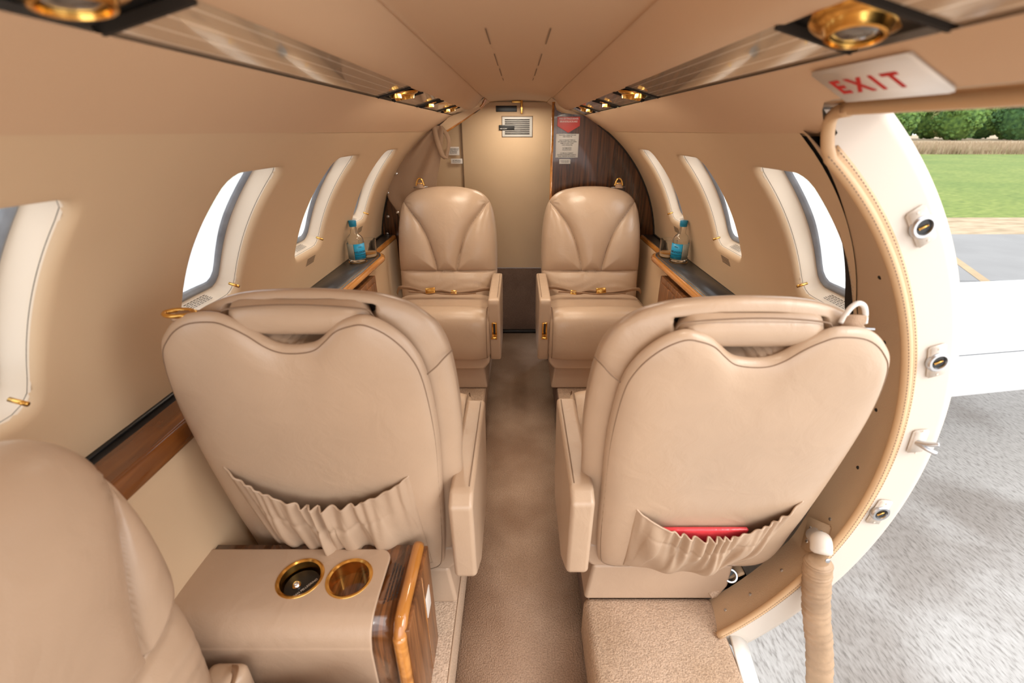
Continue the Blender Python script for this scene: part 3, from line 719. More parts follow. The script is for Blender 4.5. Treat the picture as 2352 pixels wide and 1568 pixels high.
def lapbelt(root, z, y, side, buckle=0):
    pts = [(-.235, y - .03, z - .015), (-.205, y + .005, z + .018), (-.13, y + .012, z + .008), (-.05, y + .014, z + .0), (.02, y + .010, z + .010), (.08, y + .012, z + .0), (.15, y + .004, z + .018), (.21, y + .008, z + .026), (.238, y - .03, z - .018)]
    bt = ribbon('lap_belt', pts, (0, .016, .020), M['strap'], root)
    pts2 = [(-.15, y + .016, z + .001), (-.04, y + .020, z - .003), (.07, y + .017, z + .004), (.17, y + .014, z + .008)]
    ribbon('belt_tail', pts2, (0, .018, .012), M['strap'], bt)
    box('buckle', (buckle, y + .020, z + .016), (.046, .016, .026), M['gold'], bt, b=.003, rot=(.35, .08, .06))
    box('belt_adjuster', (buckle - .11 if buckle >= 0 else .10, y + .018, z + .006), (.030, .008, .020), M['gold'], bt, b=.003, rot=(.3, -.1, 0))
    return bt
def hook(root, p, nrm_y, mat, flat=False):
    """shoulder harness tongue with its bit of strap"""
    x, y, z = p
    if flat:
        s = ribbon('shoulder_strap', [(x - .02, y + .01, z + .004), (x + .01, y, z + .012), (x + .035, y, z + .012)], (0, .03, 0), M['strap'], root)
        tube('strap_guide', [(x - .035, y + .012, z), (x + .035, y + .008, z + .001)], .0022, M['steel'], root)
        pts = [(x + .026 + .020 * math.cos(q), y + .012 * math.sin(q), z + .020) for q in [2 * math.pi * k / 16 for k in range(16)]]
        tube('harness_ring', pts, .004, M['gold'], s, closed=True)
    else:
        s = ribbon('shoulder_strap', [(x - .004, y, z - .004), (x, y - .001, z + .010), (x + .001, y - .001, z + .022)], (.034, 0, 0), M['strap'], root, t=.006)
        tube('strap_guide', [(x - .034, y - .004, z + .002), (x + .034, y - .004, z - .001)], .0022, M['steel'], root)
        pts = crom([(x - .019, y, z + .008), (x - .015, y, z + .024), (x - .009, y, z + .036), (x, y, z + .041), (x + .009, y, z + .036), (x + .015, y, z + .024), (x + .019, y, z + .008)], 4)
        t = tube('harness_tongue', pts, .0042, mat, s)
        tube('tongue_bar', [(x - .016, y, z + .018), (x + .016, y, z + .018)], .003, mat, t)
def pocket(root, pl_, T, sag, bots, a0, a1, rho):
    def base(a, b):
        ang = math.atan2(b - .33, a - .02); m = min(1, math.hypot(a - .02, b - .33) / float(rho(np.array([ang]))[0])); return -.030 * math.sqrt(max(0, 1 - m ** 8))
    rnd = [random.random() for _ in range(8)]
    def fn(u, v):
        a = a0[0] * (1 - u) + a1[0] * u; aB = a0[2] * (1 - u) + a1[2] * u; a = a + (aB - a) * v
        top = a0[1] * (1 - u) + a1[1] * u - sag * math.sin(math.pi * u) ** .9
        bot = bots[0] + (bots[1] - bots[0]) * u - .035 * math.sin(math.pi * u)
        b = top + (bot - top) * v
        env = math.sin(math.pi * u) ** .6 if 0 < u < 1 else 0
        bulge = env * (.036 * (1 - v) ** .5 + .018 * math.sin(math.pi * min(1, v * 1.05)))
        w1 = math.sin(u * 100 + 3.1 * math.sin(7 * u + rnd[0] * 5) + 1.4 * math.sin(23 * u)); w2 = math.sin(u * 37 + 3 * v + 2.2 * math.sin(6 * u + rnd[1] * 6)); w3 = math.sin(u * 19 - 6 * v + rnd[3] * 6)
        ru = w1 * .0088 * math.exp(-(v / .36) ** 2) * (.6 + .4 * math.sin(11 * u + rnd[4] * 6)) + (abs(w2) ** .5 * (1 if w2 > 0 else -1)) * .0085 * math.exp(-((v - .42) / .26) ** 2) + w3 * .007 * math.sin(math.pi * v)
        ru += -.0035 * math.exp(-((v - .20) / .018) ** 2) * env
        b += .0025 * math.sin(u * 60 + rnd[2]) * math.exp(-v * 8) * env
        n = base(a, b) - .003 - bulge - ru * env * (1 if v < .97 else 0)
        if v > .97: n = base(a, b) - .002
        return tuple(pl_(a, b, n))
    o = grid('seat_pocket', fn, 220, 60, M['pocket'], root, thick=.0015)
    tube('elastic_hem', [fn(k / 110, 0) for k in range(111)], .0022, M['pocket'], o, seg=8)
    return o
def seat_common(root, sx, cz=.42, arm=True, armf=.27, armz=.46, cush_y=(.07, .43), cw=.225, armb=-.10):
    # cushion : rounded waterfall block in side profile
    y0, y1 = cush_y
    poly = [(y0, cz - .20), (y0 - .02, cz - .05), (y0 + .02, cz - .035), (y0 + .16, cz - .03), (y1 - .09, cz - .008), (y1 - .03, cz - .02), (y1 - .004, cz - .06), (y1, cz - .14), (y1 - .012, cz - .21), (y1 - .05, cz - .245), (y0 + .1, cz - .24)]
    P = crom([(a, 0, b) for a, b in poly], 5, True); cc = Vector((sum(p.x for p in P) / len(P), 0, sum(p.z for p in P) / len(P)))
    V = []; F = []; n = len(P); sec = []
    K = 22
    for k in range(K + 1):
        t = -1 + 2 * k / K; x = cw * math.sin(t * math.pi / 2); s = (1 - abs(math.sin(t * math.pi / 2)) ** 7) ** .5 if abs(t) < 1 else 0
        f = .80 + .20 * s
        g = 0
        if abs(abs(x) - .155) < .006: g = .004
        for p in P:
            q = cc + (p - cc) * f
            dz = -g if p.z > cz - .06 else 0
            V.append((x, q.x + (.0), q.z + dz + .006 * math.cos(x / cw * 1.4)))
    for k in range(K):
        for j in range(n): F.append((k * n + j, k * n + (j + 1) % n, (k + 1) * n + (j + 1) % n, (k + 1) * n + j))
    F.append(tuple(range(n))); F.append(tuple(K * n + j for j in range(n))[::-1])
    cu = mk('seat_cushion', V, F, M['lea'], root)
    bm = bmesh.new(); bm.from_mesh(cu.data); bmesh.ops.recalc_face_normals(bm, faces=bm.faces); bm.to_mesh(cu.data); bm.free()
    for s in (-1, 1):
        idx = [j for j in range(n) if P[j].x > y0 + .03 and P[j].z > cz - .22]
        pts = [Vector((s * (cw - .012), (cc + (P[j] - cc) * .985).x, (cc + (P[j] - cc) * .985).z)) for j in idx]
        # order along profile
        tube('cushion_piping', pts, .0018, M['thread'], cu, seg=6)
    # pan and pedestal
    q0 = .05 if cw < .21 else 0
    prism('seat_pan', [(-.195, .125), (.195, .125), (.222, .16), (.222, .205), (-.222, .205), (-.222, .16)], 'y', q0, .37, M['lea2'], root, b=.012)
    prism('pedestal', [(-.205, .002), (.145, .002), (.165, .05), (.165, .13), (-.19, .13)] if sx > 0 else [(.205, .002), (-.145, .002), (-.165, .05), (-.165, .13), (.19, .13)], 'y', q0, .33, M['lea2'], root, b=.010)
    if arm:
        for s, full in ((-1, True),):   # aisle side armrest (local a<0 is the aisle for sx>0)
            xa, xb = -.272, -.222
            prof = [(armf, armz - .004), (armf + .004, armz - .03), (armf - .03, armz - .25), (armf - .06, .16), (armb + .10, .155), (armb - .0, armz - .23), (armb - .010, armz - .02), (armb + .02, armz)]
            X0, X1 = (xa, xb) if sx > 0 else (-xb, -xa)
            ar = prism('armrest', prof, 'x', X0, X1, M['lea'], root, b=.010, seg=4)
            xo = X0 if sx > 0 else X1
            tube('armrest_seam', crom([(xo + sx * .010, armb + .03, armz + .0008), (xo + sx * .010, armf - .02, armz + .0008)], 4), .001, M['thread'], ar, seg=6)
    return cu
def near_seat(sx, loc, al, label, pk, dtop=0):
    lift = lambda L: [(a, b + dtop * min(1, max(0, (b - .5) / .15))) for a, b in L]
    SHELL = lift(SHELL0); DT[0] = dtop * .75
    d_ = dtop * .75

    root = empty('passenger_seat', loc, label=label, cat='seat', group='passenger seats seen from behind')
    pf = placer(al, sx); p1 = lambda a, b, n: tuple(pf([a], [b], [n])[0])
    back = pillow('backrest', NEAR, (0, .36), 150, lambda a, b, m: (.04 + front_fn(a, b, m)) * (1 - .55 * np.clip((b - .5) / .24, 0, 1) ** 1.5), near_rear, lambda a, b, n: pf(a, b, n + .036), M['lea'], root, e=5)
    rho = rho_fn(SHELL, (.02, .33))
    sh = pillow('back_shell', SHELL, (.02, .33), 90, lambda a, b, m: .02 + 0 * a, lambda a, b, m: .030 + .006 * np.exp(-((b - .35) / .3) ** 2), lambda a, b, n: pf(a, b, n - .002), M['lea'], root, e=7)
    tube('shell_piping', [p1(.02 + (p.x - .02) * .972, .33 + (p.z - .33) * .972, -.0160) for p in crom([(a, 0, b) for a, b in SHELL], 5, True)], .0010, M['thread'], sh, seg=6, closed=True)
    # diagonal corner seam and side seam
    tube('corner_seam', crom([p1(-.247, .625, .03), p1(-.236, .625, .008), p1(-.222, .612, .0), p1(-.205, .598, -.004)], 5), .0013, M['thread'], back, seg=6)
    hp = [p1(-.13, .69 + d_, .008), p1(-.128, .708 + d_, .005), p1(-.115, .717 + d_, .003), p1(-.04, .724 + d_, .002), (p1(.03, .724 + d_, .002)), p1(.095, .717 + d_, .003), p1(.112, .708 + d_, .005), p1(.118, .690 + d_, .010)]
    tube('handle_piping', crom(hp, 6), .0014, M['thread'], back, seg=6)
    # headrest roll seen through the slot
    V = []; c = [p1(a, .691 + d_, .026) for a in np.linspace(-.122, .112, 21)]
    rr = [.0295 * (1 - (abs(-1 + 2 * k / 20)) ** 10) ** .5 + .002 for k in range(21)]
    tube('headrest_roll', c, rr, M['lea'], root, seg=22)
    # dark plate standing in for the shade deep in the slot
    box('slot_shade', p1(-.008, .668 + d_, .052), (.236, .008, .066), M['dark'], back, b=.002, rot=(AL, 0, 0))
    po = pocket(root, lambda a, b, n: p1(a, b, n), 0, pk['sag'], pk['bot'], pk['a0'], pk['a1'], rho)
    seat_common(root, sx, armf=.27, armz=.46)
    if sx < 0: hook(root, p1(.195, .718, .0)[:2] + (p1(.195, .718, 0)[2] + .004,), 0, M['gold'], flat=True) if 0 else hook_left(root, p1)
    else: hook(root, Vector(p1(.150, .700, .012)), 0, M['signw'])
    return root
def hook_left(root, p1):
    c = Vector(p1(.150, .704, .006))
    s = ribbon('shoulder_strap', [c + Vector((.03, .004, .002)), c + Vector((-.005, 0, .006)), c + Vector((-.035, -.004, .006))], (0, .020, .006), M['strap'], root, t=.006)
    tube('strap_guide', [c + Vector((.040, .004, .0)), c + Vector((.0, -.006, -.002)), c + Vector((-.034, -.012, -.006))], .0026, M['steel'], root)
    pts = [c + Vector((-.030 + .024 * math.cos(q), .012 * math.sin(q), .010 + .001 * math.sin(q))) for q in [2 * math.pi * k / 18 for k in range(18)]]
    tube('harness_ring', pts, .0038, M['gold'], s, closed=True)
near_seat(1, (.378, .80, SF), AL, 'tan leather passenger seat by the open doorway, red item in its gathered back pocket', dict(a0=(-.135, .276, -.125), a1=(.203, .302, .160), sag=.075, bot=(.025, .05)))
near_seat(-1, (-.362, .79, SF), math.radians(9.5), 'tan leather passenger seat with empty gathered back pocket, just beyond the walnut console', dict(a0=(-.150, .372, -.160), a1=(.205, .398, .165), sag=.072, bot=(.05, .06)), dtop=.010)
_p = placer(AL, 1)([.018], [.158], [-.046])[0] + np.array([.378, .80, SF])
box('red_pouch', tuple(_p), (.185, .010, .125), M['redp'], b=.004, rot=(AL, 0, 0))
rp = bpy.data.objects['red_pouch']; tag(rp, 'red plastic-wrapped item sticking out of the back pocket of the right-hand seat', 'pouch')
def far_seat(sx, loc, rz, label, group, bs=1.0, cz=.42, arm=True, belt=0, hookmat=True, al=AL, side=False):
    root = empty('passenger_seat', loc, rz, label=label, cat='seat', group=group)
    VC[0] = VS = VSS if side else VS0
    pf = placer(al, 1, bs); p1 = lambda a, b, n: tuple(pf([a], [b], [n])[0])
    pillow('backrest', FAR, (0, .36), 170, front_fn, lambda a, b, m: .03 + 0 * a, lambda a, b, n: pf(a, b, n + .03), M['lea'], root, e=5)
    bk = root.children[0]
    for L in VS + [[(-.236, .338), (-.1, .3385), (.1, .3385), (.236, .338)]]:
        P = [(p.x, p.z) for p in crom([(x, 0, y) for x, y in L], 6)]
        A = np.array([q[0] for q in P]); B = np.array([q[1] for q in P])
        rr = rho_fn(FAR, (0, .36))(np.arctan2(B - .36, A)); mm = np.minimum(1, np.hypot(A, B - .36) / rr)
        nn = front_fn(A, B, mm) * np.sqrt(np.clip(1 - mm ** 5, 0, 1)) + .0305
        tube('cushion_seam', [p1(a, b, n) for a, b, n in zip(A, B, nn)], .0013, M['thread'], bk, seg=6)
    seat_common(root, sx, cz=cz, arm=arm, armf=.40, armz=.48, armb=.0, cush_y=(.09, .42) if not side else (.09, .36), cw=.225 if not side else .20)
    lapbelt(root, cz - .002, .135, sx, belt)
    if arm:
        xa = -.247 * sx
        fr = box('recline_plate', (xa, .402 - .008, .335), (.022, .006, .070), M['gold'], root, b=.002, rot=(-.10, 0, 0))
        box('lever_slot', (xa, .402 - .004, .340), (.009, .004, .050), M['dark'], fr, b=.001, rot=(-.10, 0, 0))
        tube('recline_lever', [(xa - .012, .412, .303), (xa + .014, .412, .303)], .0055, M['gold'], fr)
        hook(root, Vector(p1(.125 * sx, .748, .045)), 0, M['gold'])
    return root
# rear pair: turned to face the cockpit, so local a<0 (aisle arm) has to land on the aisle side
far_seat(-1, (.362, 2.21, SF), math.pi, 'rear right tan leather seat facing forward, in front of the walnut bulkhead', 'forward-facing rear seats', belt=-.03, bs=.972)
far_seat(1, (-.350, 2.21, SF), math.pi, 'rear left tan leather seat facing forward, in front of the suede curtain', 'forward-facing rear seats', belt=.065, bs=.972)
ss = far_seat(1, (-.612, .250, SF), -math.pi / 2, 'side-facing tan leather seat at the bottom left corner, beside the walnut console', 'side-facing seat', bs=.90, cz=.28, arm=False, side=True, al=0)
box('side_bolster', (-.222, .105, .225), (.040, .07, .10), M['lea'], ss, b=.015)
# ---------------------------------------------------------------- walnut console with cup holders
cs = empty('console_cabinet', w(-.44, .61, 1.12), label='walnut console with leather top and two brass cup holders behind the left seat', cat='console')
X = lambda x: x + .44
Y = lambda y: y - .61
H = lambda h: 1.12 - h
CP = [(Y(.698), H(1.118)), (Y(.698), H(.801)), (Y(.60), H(.801)), (Y(.552), H(.802)), (Y(.532), H(.809)), (Y(.520), H(.826)), (Y(.516), H(.85)), (Y(.516), H(1.118))]
CPs = CP[:2] + [(p.y, p.z) for p in crom([(0, a, b) for a, b in CP[2:7]], 5)] + CP[7:]
ca = prism('walnut_carcass', CPs, 'x', X(-.52), X(-.215), M['walnuth'], cs, b=0)
cb = prism('walnut_carcass', [(Y(.698), H(.90)), (Y(.698), H(.801))] + CPs[2:-1] + [(Y(.516), H(.90))], 'x', X(-.700), X(-.52), M['walnuth'], cs, b=0)
for x in (-.426, -.330):
    cu_ = lathe('cutter', [(.0385, -.05), (.0385, .03)], M['dark'], None, (X(x), Y(.613), H(.7955)), seg=40); bmx = bmesh.new(); bmx.from_mesh(cu_.data); bmesh.ops.recalc_face_normals(bmx, faces=bmx.faces); bmx.to_mesh(cu_.data); bmx.free()
    md = ca.modifiers.new('cut', 'BOOLEAN'); md.object = cu_; md.solver = 'EXACT'; ca.parent = None
    bpy.context.view_layer.update(); me_ = bpy.data.meshes.new_from_object(ca.evaluated_get(bpy.context.evaluated_depsgraph_get())); ca.modifiers.clear(); ca.data = me_; ca.parent = cs
    bpy.data.objects.remove(cu_)
prof = [(Y(.682), H(.799)), (Y(.60), H(.7965)), (Y(.558), H(.7975)), (Y(.536), H(.803)), (Y(.520), H(.817)), (Y(.511), H(.84)), (Y(.508), H(.88)), (Y(.508), H(1.10))]
Pc = crom([(0, a, b) for a, b in prof], 26)
HO = [(X(-.426), Y(.613)), (X(-.330), Y(.613))]
V = []; F = []; nx = 110; x0, x1 = X(-.66), X(-.262)
for p in Pc:
    d = min(1, (Y(.682) - p.y) / .026) if p.z > H(.80) else 1
    rnd = .026 * (1 - math.sqrt(max(0, 1 - (1 - d) ** 2)))
    for i in range(nx + 1): V.append((x0 + rnd + (x1 - x0 - 2 * rnd) * i / nx, p.y, p.z + .002))
for a in range(len(Pc) - 1):
    for i in range(nx):
        q = [a * (nx + 1) + i, a * (nx + 1) + i + 1, (a + 1) * (nx + 1) + i + 1, (a + 1) * (nx + 1) + i]
        cx = sum(V[k][0] for k in q) / 4; cy = sum(V[k][1] for k in q) / 4
        if V[q[0]][2] > H(.82) and any(math.hypot(cx - a_, cy - b_) < .0405 for a_, b_ in HO): continue
        F.append(q)
solid(mk('leather_cover', V, F, M['lea2'], cs), .004, 0)
tube('bullnose', crom([(X(-.212), Y(.698), H(.802)), (X(-.212), Y(.60), H(.801)), (X(-.212), Y(.55), H(.802)), (X(-.212), Y(.532), H(.809)), (X(-.212), Y(.520), H(.826)), (X(-.212), Y(.516), H(.85)), (X(-.212), Y(.516), H(1.12))], 8), .0125, M['oak'], cs, seg=14)
box('side_panel', (X(-.200), Y(.612), .155), (.012, .185, .31), M['walnuts'], cs, b=.002)
for x, dark in ((-.426, True), (-.330, False)):
    c = (X(x), Y(.613), H(.7955))
    hold = lathe('cup_holder', [(.0375, -.032), (.0375, .002), (.041, .0045), (.044, .004), (.0455, .001), (.046, -.002)], M['gold'], cs, c, seg=48, caps=False)
    lathe('holder_floor', [(.0001, -.030), (.0375, -.030)], M['black'] if dark else M['walnuth'], hold, c, seg=40, caps=False)
    hz = H(.7955) - .0095
vm = empty('foil_disc', w(-.426, .613, .8150), label='black round drinks coaster with a silver stud and white lettering inside the left cup holder', cat='coaster')
lathe('disc', [(.0001, .0), (.033, .0), (.034, .001), (.033, .0022), (.0001, .0022)], M['black'], vm, seg=40, caps=False)
lathe('silver_stud', [(.008, .002), (.0085, .005), (.006, .009), (.003, .011), (.0001, .0112)], M['chrome'], vm, (-.010, -.002, 0), seg=24)
text('lettering', 'SAN PELLEGRINO', .0062, M['wtext'], frame((.010, -.006, .0026), (.62, .78, 0), (-.78, .62, 0)), vm)
vm.name = 'drinks_coaster'
# fine print burned into the top edge and the plate on the side
for i, t in enumerate(('LIFT COVER TO OPEN', 'MAX LOAD 10 LBS', 'STOW FOR TAXI, TAKEOFF', 'AND LANDING')):
    pass
for i in range(4):
    text('printed_notice', 'TO BE STOWED FOR TAXI TAKEOFF AND LANDING'[:34 - 3 * i], .0048, M['ptext'], frame((X(-.250 + .0065 * i), Y(.610), H(.8005)), (0, 1, 0), (-1, 0, 0)), cs)
box('side_label', (X(-.1935), Y(.655), .20), (.0015, .035, .06), M['signw'], cs, b=.0005)
box('door_seam', (X(-.1938), Y(.630), .155), (.0012, .0016, .30), M['oak'], cs, b=0)
# ---------------------------------------------------------------- placards, vent, latch
def placard(name, c, sx, sz, mat, label, lines, size, tm, poly=None, step=None, dy=0, cat='sign'):
    o = empty(name, w(*c), label=label, cat=cat)
    if poly: prism('plate', poly, 'y', -.002, 0, mat, o, b=.0008)
    else: box('plate', (0, -.001, 0), (sx, .002, sz), mat, o, b=.0008)
    step = step or size * 1.15; n = len(lines); z = (n - 1) / 2 * step + dy
    for i, L in enumerate(lines):
        if L: text('lettering', L, size, tm, frame((0, -.0022, z - i * step), (1, 0, 0), (0, 0, 1)), o, bold=.0001)
    return o
yb = YB - .002
# positions from the bulkhead plane
pent = [(-.055, .036), (.055, .036), (.055, -.004), (0, -.035), (-.055, -.004)]
placard('fire_extinguisher_sign', (.245, yb, -.025), 0, 0, M['red'], 'red pentagon fire extinguisher sign pointing down on the walnut bulkhead', ['FIRE EXTINGUISHER', 'BRANDSLÄCKARE'], .0105, M['wtext'], poly=pent, step=.0125, dy=.021)
placard('instruction_placard', (.242, yb, .068), .112, .108, M['plac'], 'large silver instruction placard with many lines under the red pentagon sign', ['RAUCHEN VERBOTEN AUF', 'DER TOILETTE', '', 'ALLE SCHRANKTÜREN &', 'SCHUBLADEN GESCHLOSSEN', 'BEIM ROLLEN, START', 'UND LANDUNG', '_____________', 'NO SMOKING', 'IN LAVATORY', '', 'CLOSE ALL CABINET', 'DOORS & DRAWERS DURING', 'TAXI, TAKEOFF & LANDING'], .0070, M['ptext'], step=.0074)
placard('small_placard', (.234, yb, .140), .056, .022, M['plac'], 'small silver placard below the large instruction placard on the walnut bulkhead', ['FASTEN SEAT BELT', 'WHILE SEATED'], .0054, M['ptext'])
placard('white_placard', (-.378, YD - .02, .108), .068, .046, M['signw'], 'white four-line placard on the rear wall beside the suede curtain loop', ['RAUCHEN VERBOTEN', 'AUF DER TOILETTE', 'NO SMOKING', 'IN LAVATORY'], .0065, M['ptext'])
placard('white_label', (-.362, YD - .02, .163), .068, .028, M['signw'], 'small white two-line label on the rear wall, below the four-line placard', ['NO SMOKING', 'IN LAVATORY'], .0075, M['ptext'])
vt = empty('air_vent', w(-.005, YD - .02, -.020), label='silver louvred air vent grille on the lavatory door', cat='vent')
box('vent_frame', (0, 0, 0), (.172, .005, .104), M['plac'], vt, b=.004)
box('frame_edge', (0, .002, 0), (.180, .003, .112), M['thread'], vt, b=.001)
for k in range(8): box('louvre_slot', (.0, -.003, .036 - k * .0103), (.142, .002, .0052), M['black'], vt, b=0)
nb = box('small_black_tag', w(-.066, YD - .026, -.016), (.088, .003, .026), M['black'], b=.001); nb.name = 'black_tag'; tag(nb, 'small black tag with white lettering stuck over the left side of the vent', 'tag')
text('lettering', 'AIR FLOW', .009, M['wtext'], frame((-.018, -.0022, -.006), (1, 0, 0), (0, 0, 1)), None)
tx = bpy.data.objects['lettering'] if 0 else COL.objects[-1]
tx.parent = nb
for v in tx.data.vertices: v.co = v.co + Vector(w(-.066, YD - .026, -.016))
tag(box('speaker_slot', w(-.066, YD - .021, -.112), (.118, .004, .031), M['black'], b=.002), 'black rectangular slot at the top of the lavatory door', 'slot')
gl = empty('door_latch', w(.02, YD - .03, -.125), label='brass slide latch at the top edge of the lavatory door', cat='latch')
box('latch_bolt', (0, -.006, -.005), (.012, .010, .068), M['gold'], gl, b=.002); box('latch_base', (-.03, 0, .022), (.05, .008, .012), M['goldd'], gl, b=.002)
# ---------------------------------------------------------------- curtain
def fx(px, h): return w(px, YB - .012, h)
cpl = [(-.405, -.022), (-.44, .01), (-.505, .055), (-.57, .12), (-.625, .20), (-.668, .285), (-.655, .34), (-.62, .40), (-.59, .50), (-.42, .50), (-.43, .35), (-.405, .20), (-.385, .12), (-.37, .03), (-.365, -.01), (-.38, -.025)]
V = []; F = []
ct = empty('curtain', w(-.5, YB - .012, .2), label='tan suede curtain snapped to the bulkhead arch behind the rear left seat', cat='curtain')
co = Vector(ct.location)
def cfn(u, v):
    Lb = crom([(-.405, 0, -.022), (-.505, 0, .055), (-.585, 0, .14), (-.668, 0, .285), (-.62, 0, .40), (-.60, 0, .55)], 6)
    Rb = crom([(-.372, 0, -.022), (-.362, 0, .02), (-.385, 0, .13), (-.415, 0, .25), (-.43, 0, .4), (-.43, 0, .55)], 6)
    i = int(round(v * (len(Lb) - 1))); a = Lb[i]; b = Rb[i]; p = a + (b - a) * u
    f = .010 * math.sin((u * 1.4 + v * .8) * 7.5) * math.sin(math.pi * min(1, v * 1.2 + .05)) + .006 * math.sin(u * 17 - v * 3) * v
    return Vector(w(p.x, YB - .022 + f * .9 - .004 * u, p.z)) - co
grid('curtain_panel', cfn, 44, 30, M['curtain'], ct, thick=.003)
for x, h in ((-.555, .098), (-.610, .195), (-.663, .287), (-.625, .385)):
    lathe('snap_button', [(.0085, 0), (.0085, .003), (.006, .006), (.0001, .007)], M['chrome'], ct, Vector(w(x, YB - .026, h)) - co, seg=18, axis=(0, -1, 0))
ribbon('strap_loop', [Vector(w(-.405, YB - .03, -.02)) - co, Vector(w(-.392, YB - .045, .04)) - co, Vector(w(-.372, YB - .05, .105)) - co, Vector(w(-.355, YB - .04, .125)) - co], (.022, .004, .004), M['curtain'], ct, t=.003)
ribbon('strap_loop', [Vector(w(-.355, YB - .04, .125)) - co, Vector(w(-.338, YB - .03, .06)) - co, Vector(w(-.345, YB - .025, .02)) - co, Vector(w(-.375, YB - .02, -.018)) - co], (.018, .006, .006), M['curtain'], ct, t=.003)
for h in (.50, .41): lathe('screw', [(.007, 0), (.007, .002), (.004, .003)], M['steel'], bpy.data.objects['wall_rear_left'], w(-.700 if h == .50 else -.685, YB - .001, h), seg=16, axis=(0, -1, 0))
# ---------------------------------------------------------------- EXIT sign
y0, y1 = .448, .590
pA = Vector(cyl(1, .515, math.radians(63.5), R0 - .0055)); pB = Vector(cyl(1, .515, math.radians(58.9), R0 - .0055))
ex = empty('exit_sign', (pA + pB) / 2, label='white EXIT sign with red capitals on the ceiling lining above the doorway', cat='sign')
dv = (pB - pA); L = dv.length; ax = dv.normalized()
m4 = frame((0, 0, 0), (0, -1, 0), -ax)   # text x axis = towards cockpit
bm = bmesh.new(); bmesh.ops.create_cube(bm, size=1); bmesh.ops.scale(bm, vec=(y1 - y0, L, .006), verts=bm.verts); bmesh.ops.bevel(bm, geom=bm.edges[:], offset=.0025, segments=3, affect='EDGES')
bmesh.ops.transform(bm, matrix=m4, verts=bm.verts); fromobj_bm('sign_plate', bm, M['signw'], ex)
mt = m4.copy(); mt.translation = m4.col[2].xyz * .0034 + m4.col[0].xyz * -.006
text('lettering', 'E X I T', .034, M['rtext'], mt @ Matrix.Diagonal((1, .95, 1, 1)), ex, bold=.0008)
# ---------------------------------------------------------------- hardware under the right seat
fh = empty('floor_fitting', w(.556, .838, 1.065), label='cream metal pipe fitting with round steel socket on the floor beside the right seat base', cat='pipe fitting')
box('bracket_plate', (0, 0, .01), (.07, .05, .012), M['dtan'], fh, b=.004, rot=(0, -.6, 0))
lathe('pipe_socket', [(.018, -.01), (.018, .024), (.0165, .026), (.013, .026), (.013, .0)], M['steel'], fh, (-.005, -.012, .012), seg=28, axis=(-.2, -.75, .65), caps=False)
lathe('socket_bore', [(.0001, .008), (.013, .008)], M['black'], fh, (-.005, -.012, .012), seg=24, axis=(-.2, -.75, .65), caps=False)
box('dark_gap', w(.57, .90, 1.12), (.12, .10, .05), M['dark'], b=.002)['kind'] = 'structure'; bpy.data.objects['dark_gap'].name = 'gap_shade'  # dark box standing in for shade in the gap beside the seat base
tg = tube('carpet_fold', crom([w(.50, .80, 1.10), w(.53, .815, 1.085), (w(.545, .84, 1.10)), w(.55, .85, 1.115)], 6), .010, M['carpet2']); tag(tg, kind='structure'); tg.name = 'trim_10'
# ---------------------------------------------------------------- outdoors
GH = 2.0
def gmat(name, fn):
    m, nt, b = newmat(name); setp(b, rough=.9); tc = N(nt, 'ShaderNodeTexCoord'); fn(nt, b, tc); return m
def ramp(nt, src, cols):
    r = N(nt, 'ShaderNodeValToRGB'); e = r.color_ramp.elements
    e[0].position = cols[0][0]; e[0].color = (*cols[0][1], 1); e[1].position = cols[-1][0]; e[1].color = (*cols[-1][1], 1)
    for p, c in cols[1:-1]: q = e.new(p); q.color = (*c, 1)
    nt.links.new(src, r.inputs[0]); return r
def noise(nt, tc, scale, det=4, mp=None, rot=0):
    n = N(nt, 'ShaderNodeTexNoise'); n.inputs['Scale'].default_value = scale; n.inputs['Detail'].default_value = det
    if mp:
        q = N(nt, 'ShaderNodeMapping'); q.inputs['Scale'].default_value = mp; q.inputs['Rotation'].default_value = (0, 0, rot)
        nt.links.new(tc.outputs['Object'], q.inputs[0]); nt.links.new(q.outputs[0], n.inputs['Vector'])
    else: nt.links.new(tc.outputs['Object'], n.inputs['Vector'])
    return n
def conc(nt, b, tc):
    a = noise(nt, tc, 1, 8, (80, 26, 8), .75); c = noise(nt, tc, .9, 5)
    r1 = ramp(nt, a.outputs[0], [(.30, (.27, .25, .23)), (.48, (.43, .405, .38)), (.7, (.51, .485, .46))])
    r2 = ramp(nt, c.outputs[0], [(.36, (.66, .62, .59)), (.50, (1, 1, 1))])
    mx = N(nt, 'ShaderNodeMixRGB', blend_type='MULTIPLY'); mx.inputs[0].default_value = 1
    nt.links.new(r1.outputs[0], mx.inputs[1]); nt.links.new(r2.outputs[0], mx.inputs[2]); nt.links.new(mx.outputs[0], b.inputs['Base Color'])
def lawnf(nt, b, tc):
    a = noise(nt, tc, 1, 6, (4, 14, 1)); c = noise(nt, tc, .25, 3)
    r1 = ramp(nt, a.outputs[0], [(.3, (.09, .135, .015)), (.55, (.19, .25, .035)), (.8, (.34, .34, .10))]); r2 = ramp(nt, c.outputs[0], [(.35, (.75, .85, .7)), (.6, (1, 1, 1))])
    mx = N(nt, 'ShaderNodeMixRGB', blend_type='MULTIPLY'); mx.inputs[0].default_value = 1
    nt.links.new(r1.outputs[0], mx.inputs[1]); nt.links.new(r2.outputs[0], mx.inputs[2]); nt.links.new(mx.outputs[0], b.inputs['Base Color'])
def dryf(nt, b, tc):
    a = noise(nt, tc, 1, 6, (2, 6, 1)); r = ramp(nt, a.outputs[0], [(.3, (.28, .20, .11)), (.6, (.50, .38, .25)), (.8, (.25, .26, .10))]); nt.links.new(r.outputs[0], b.inputs['Base Color'])
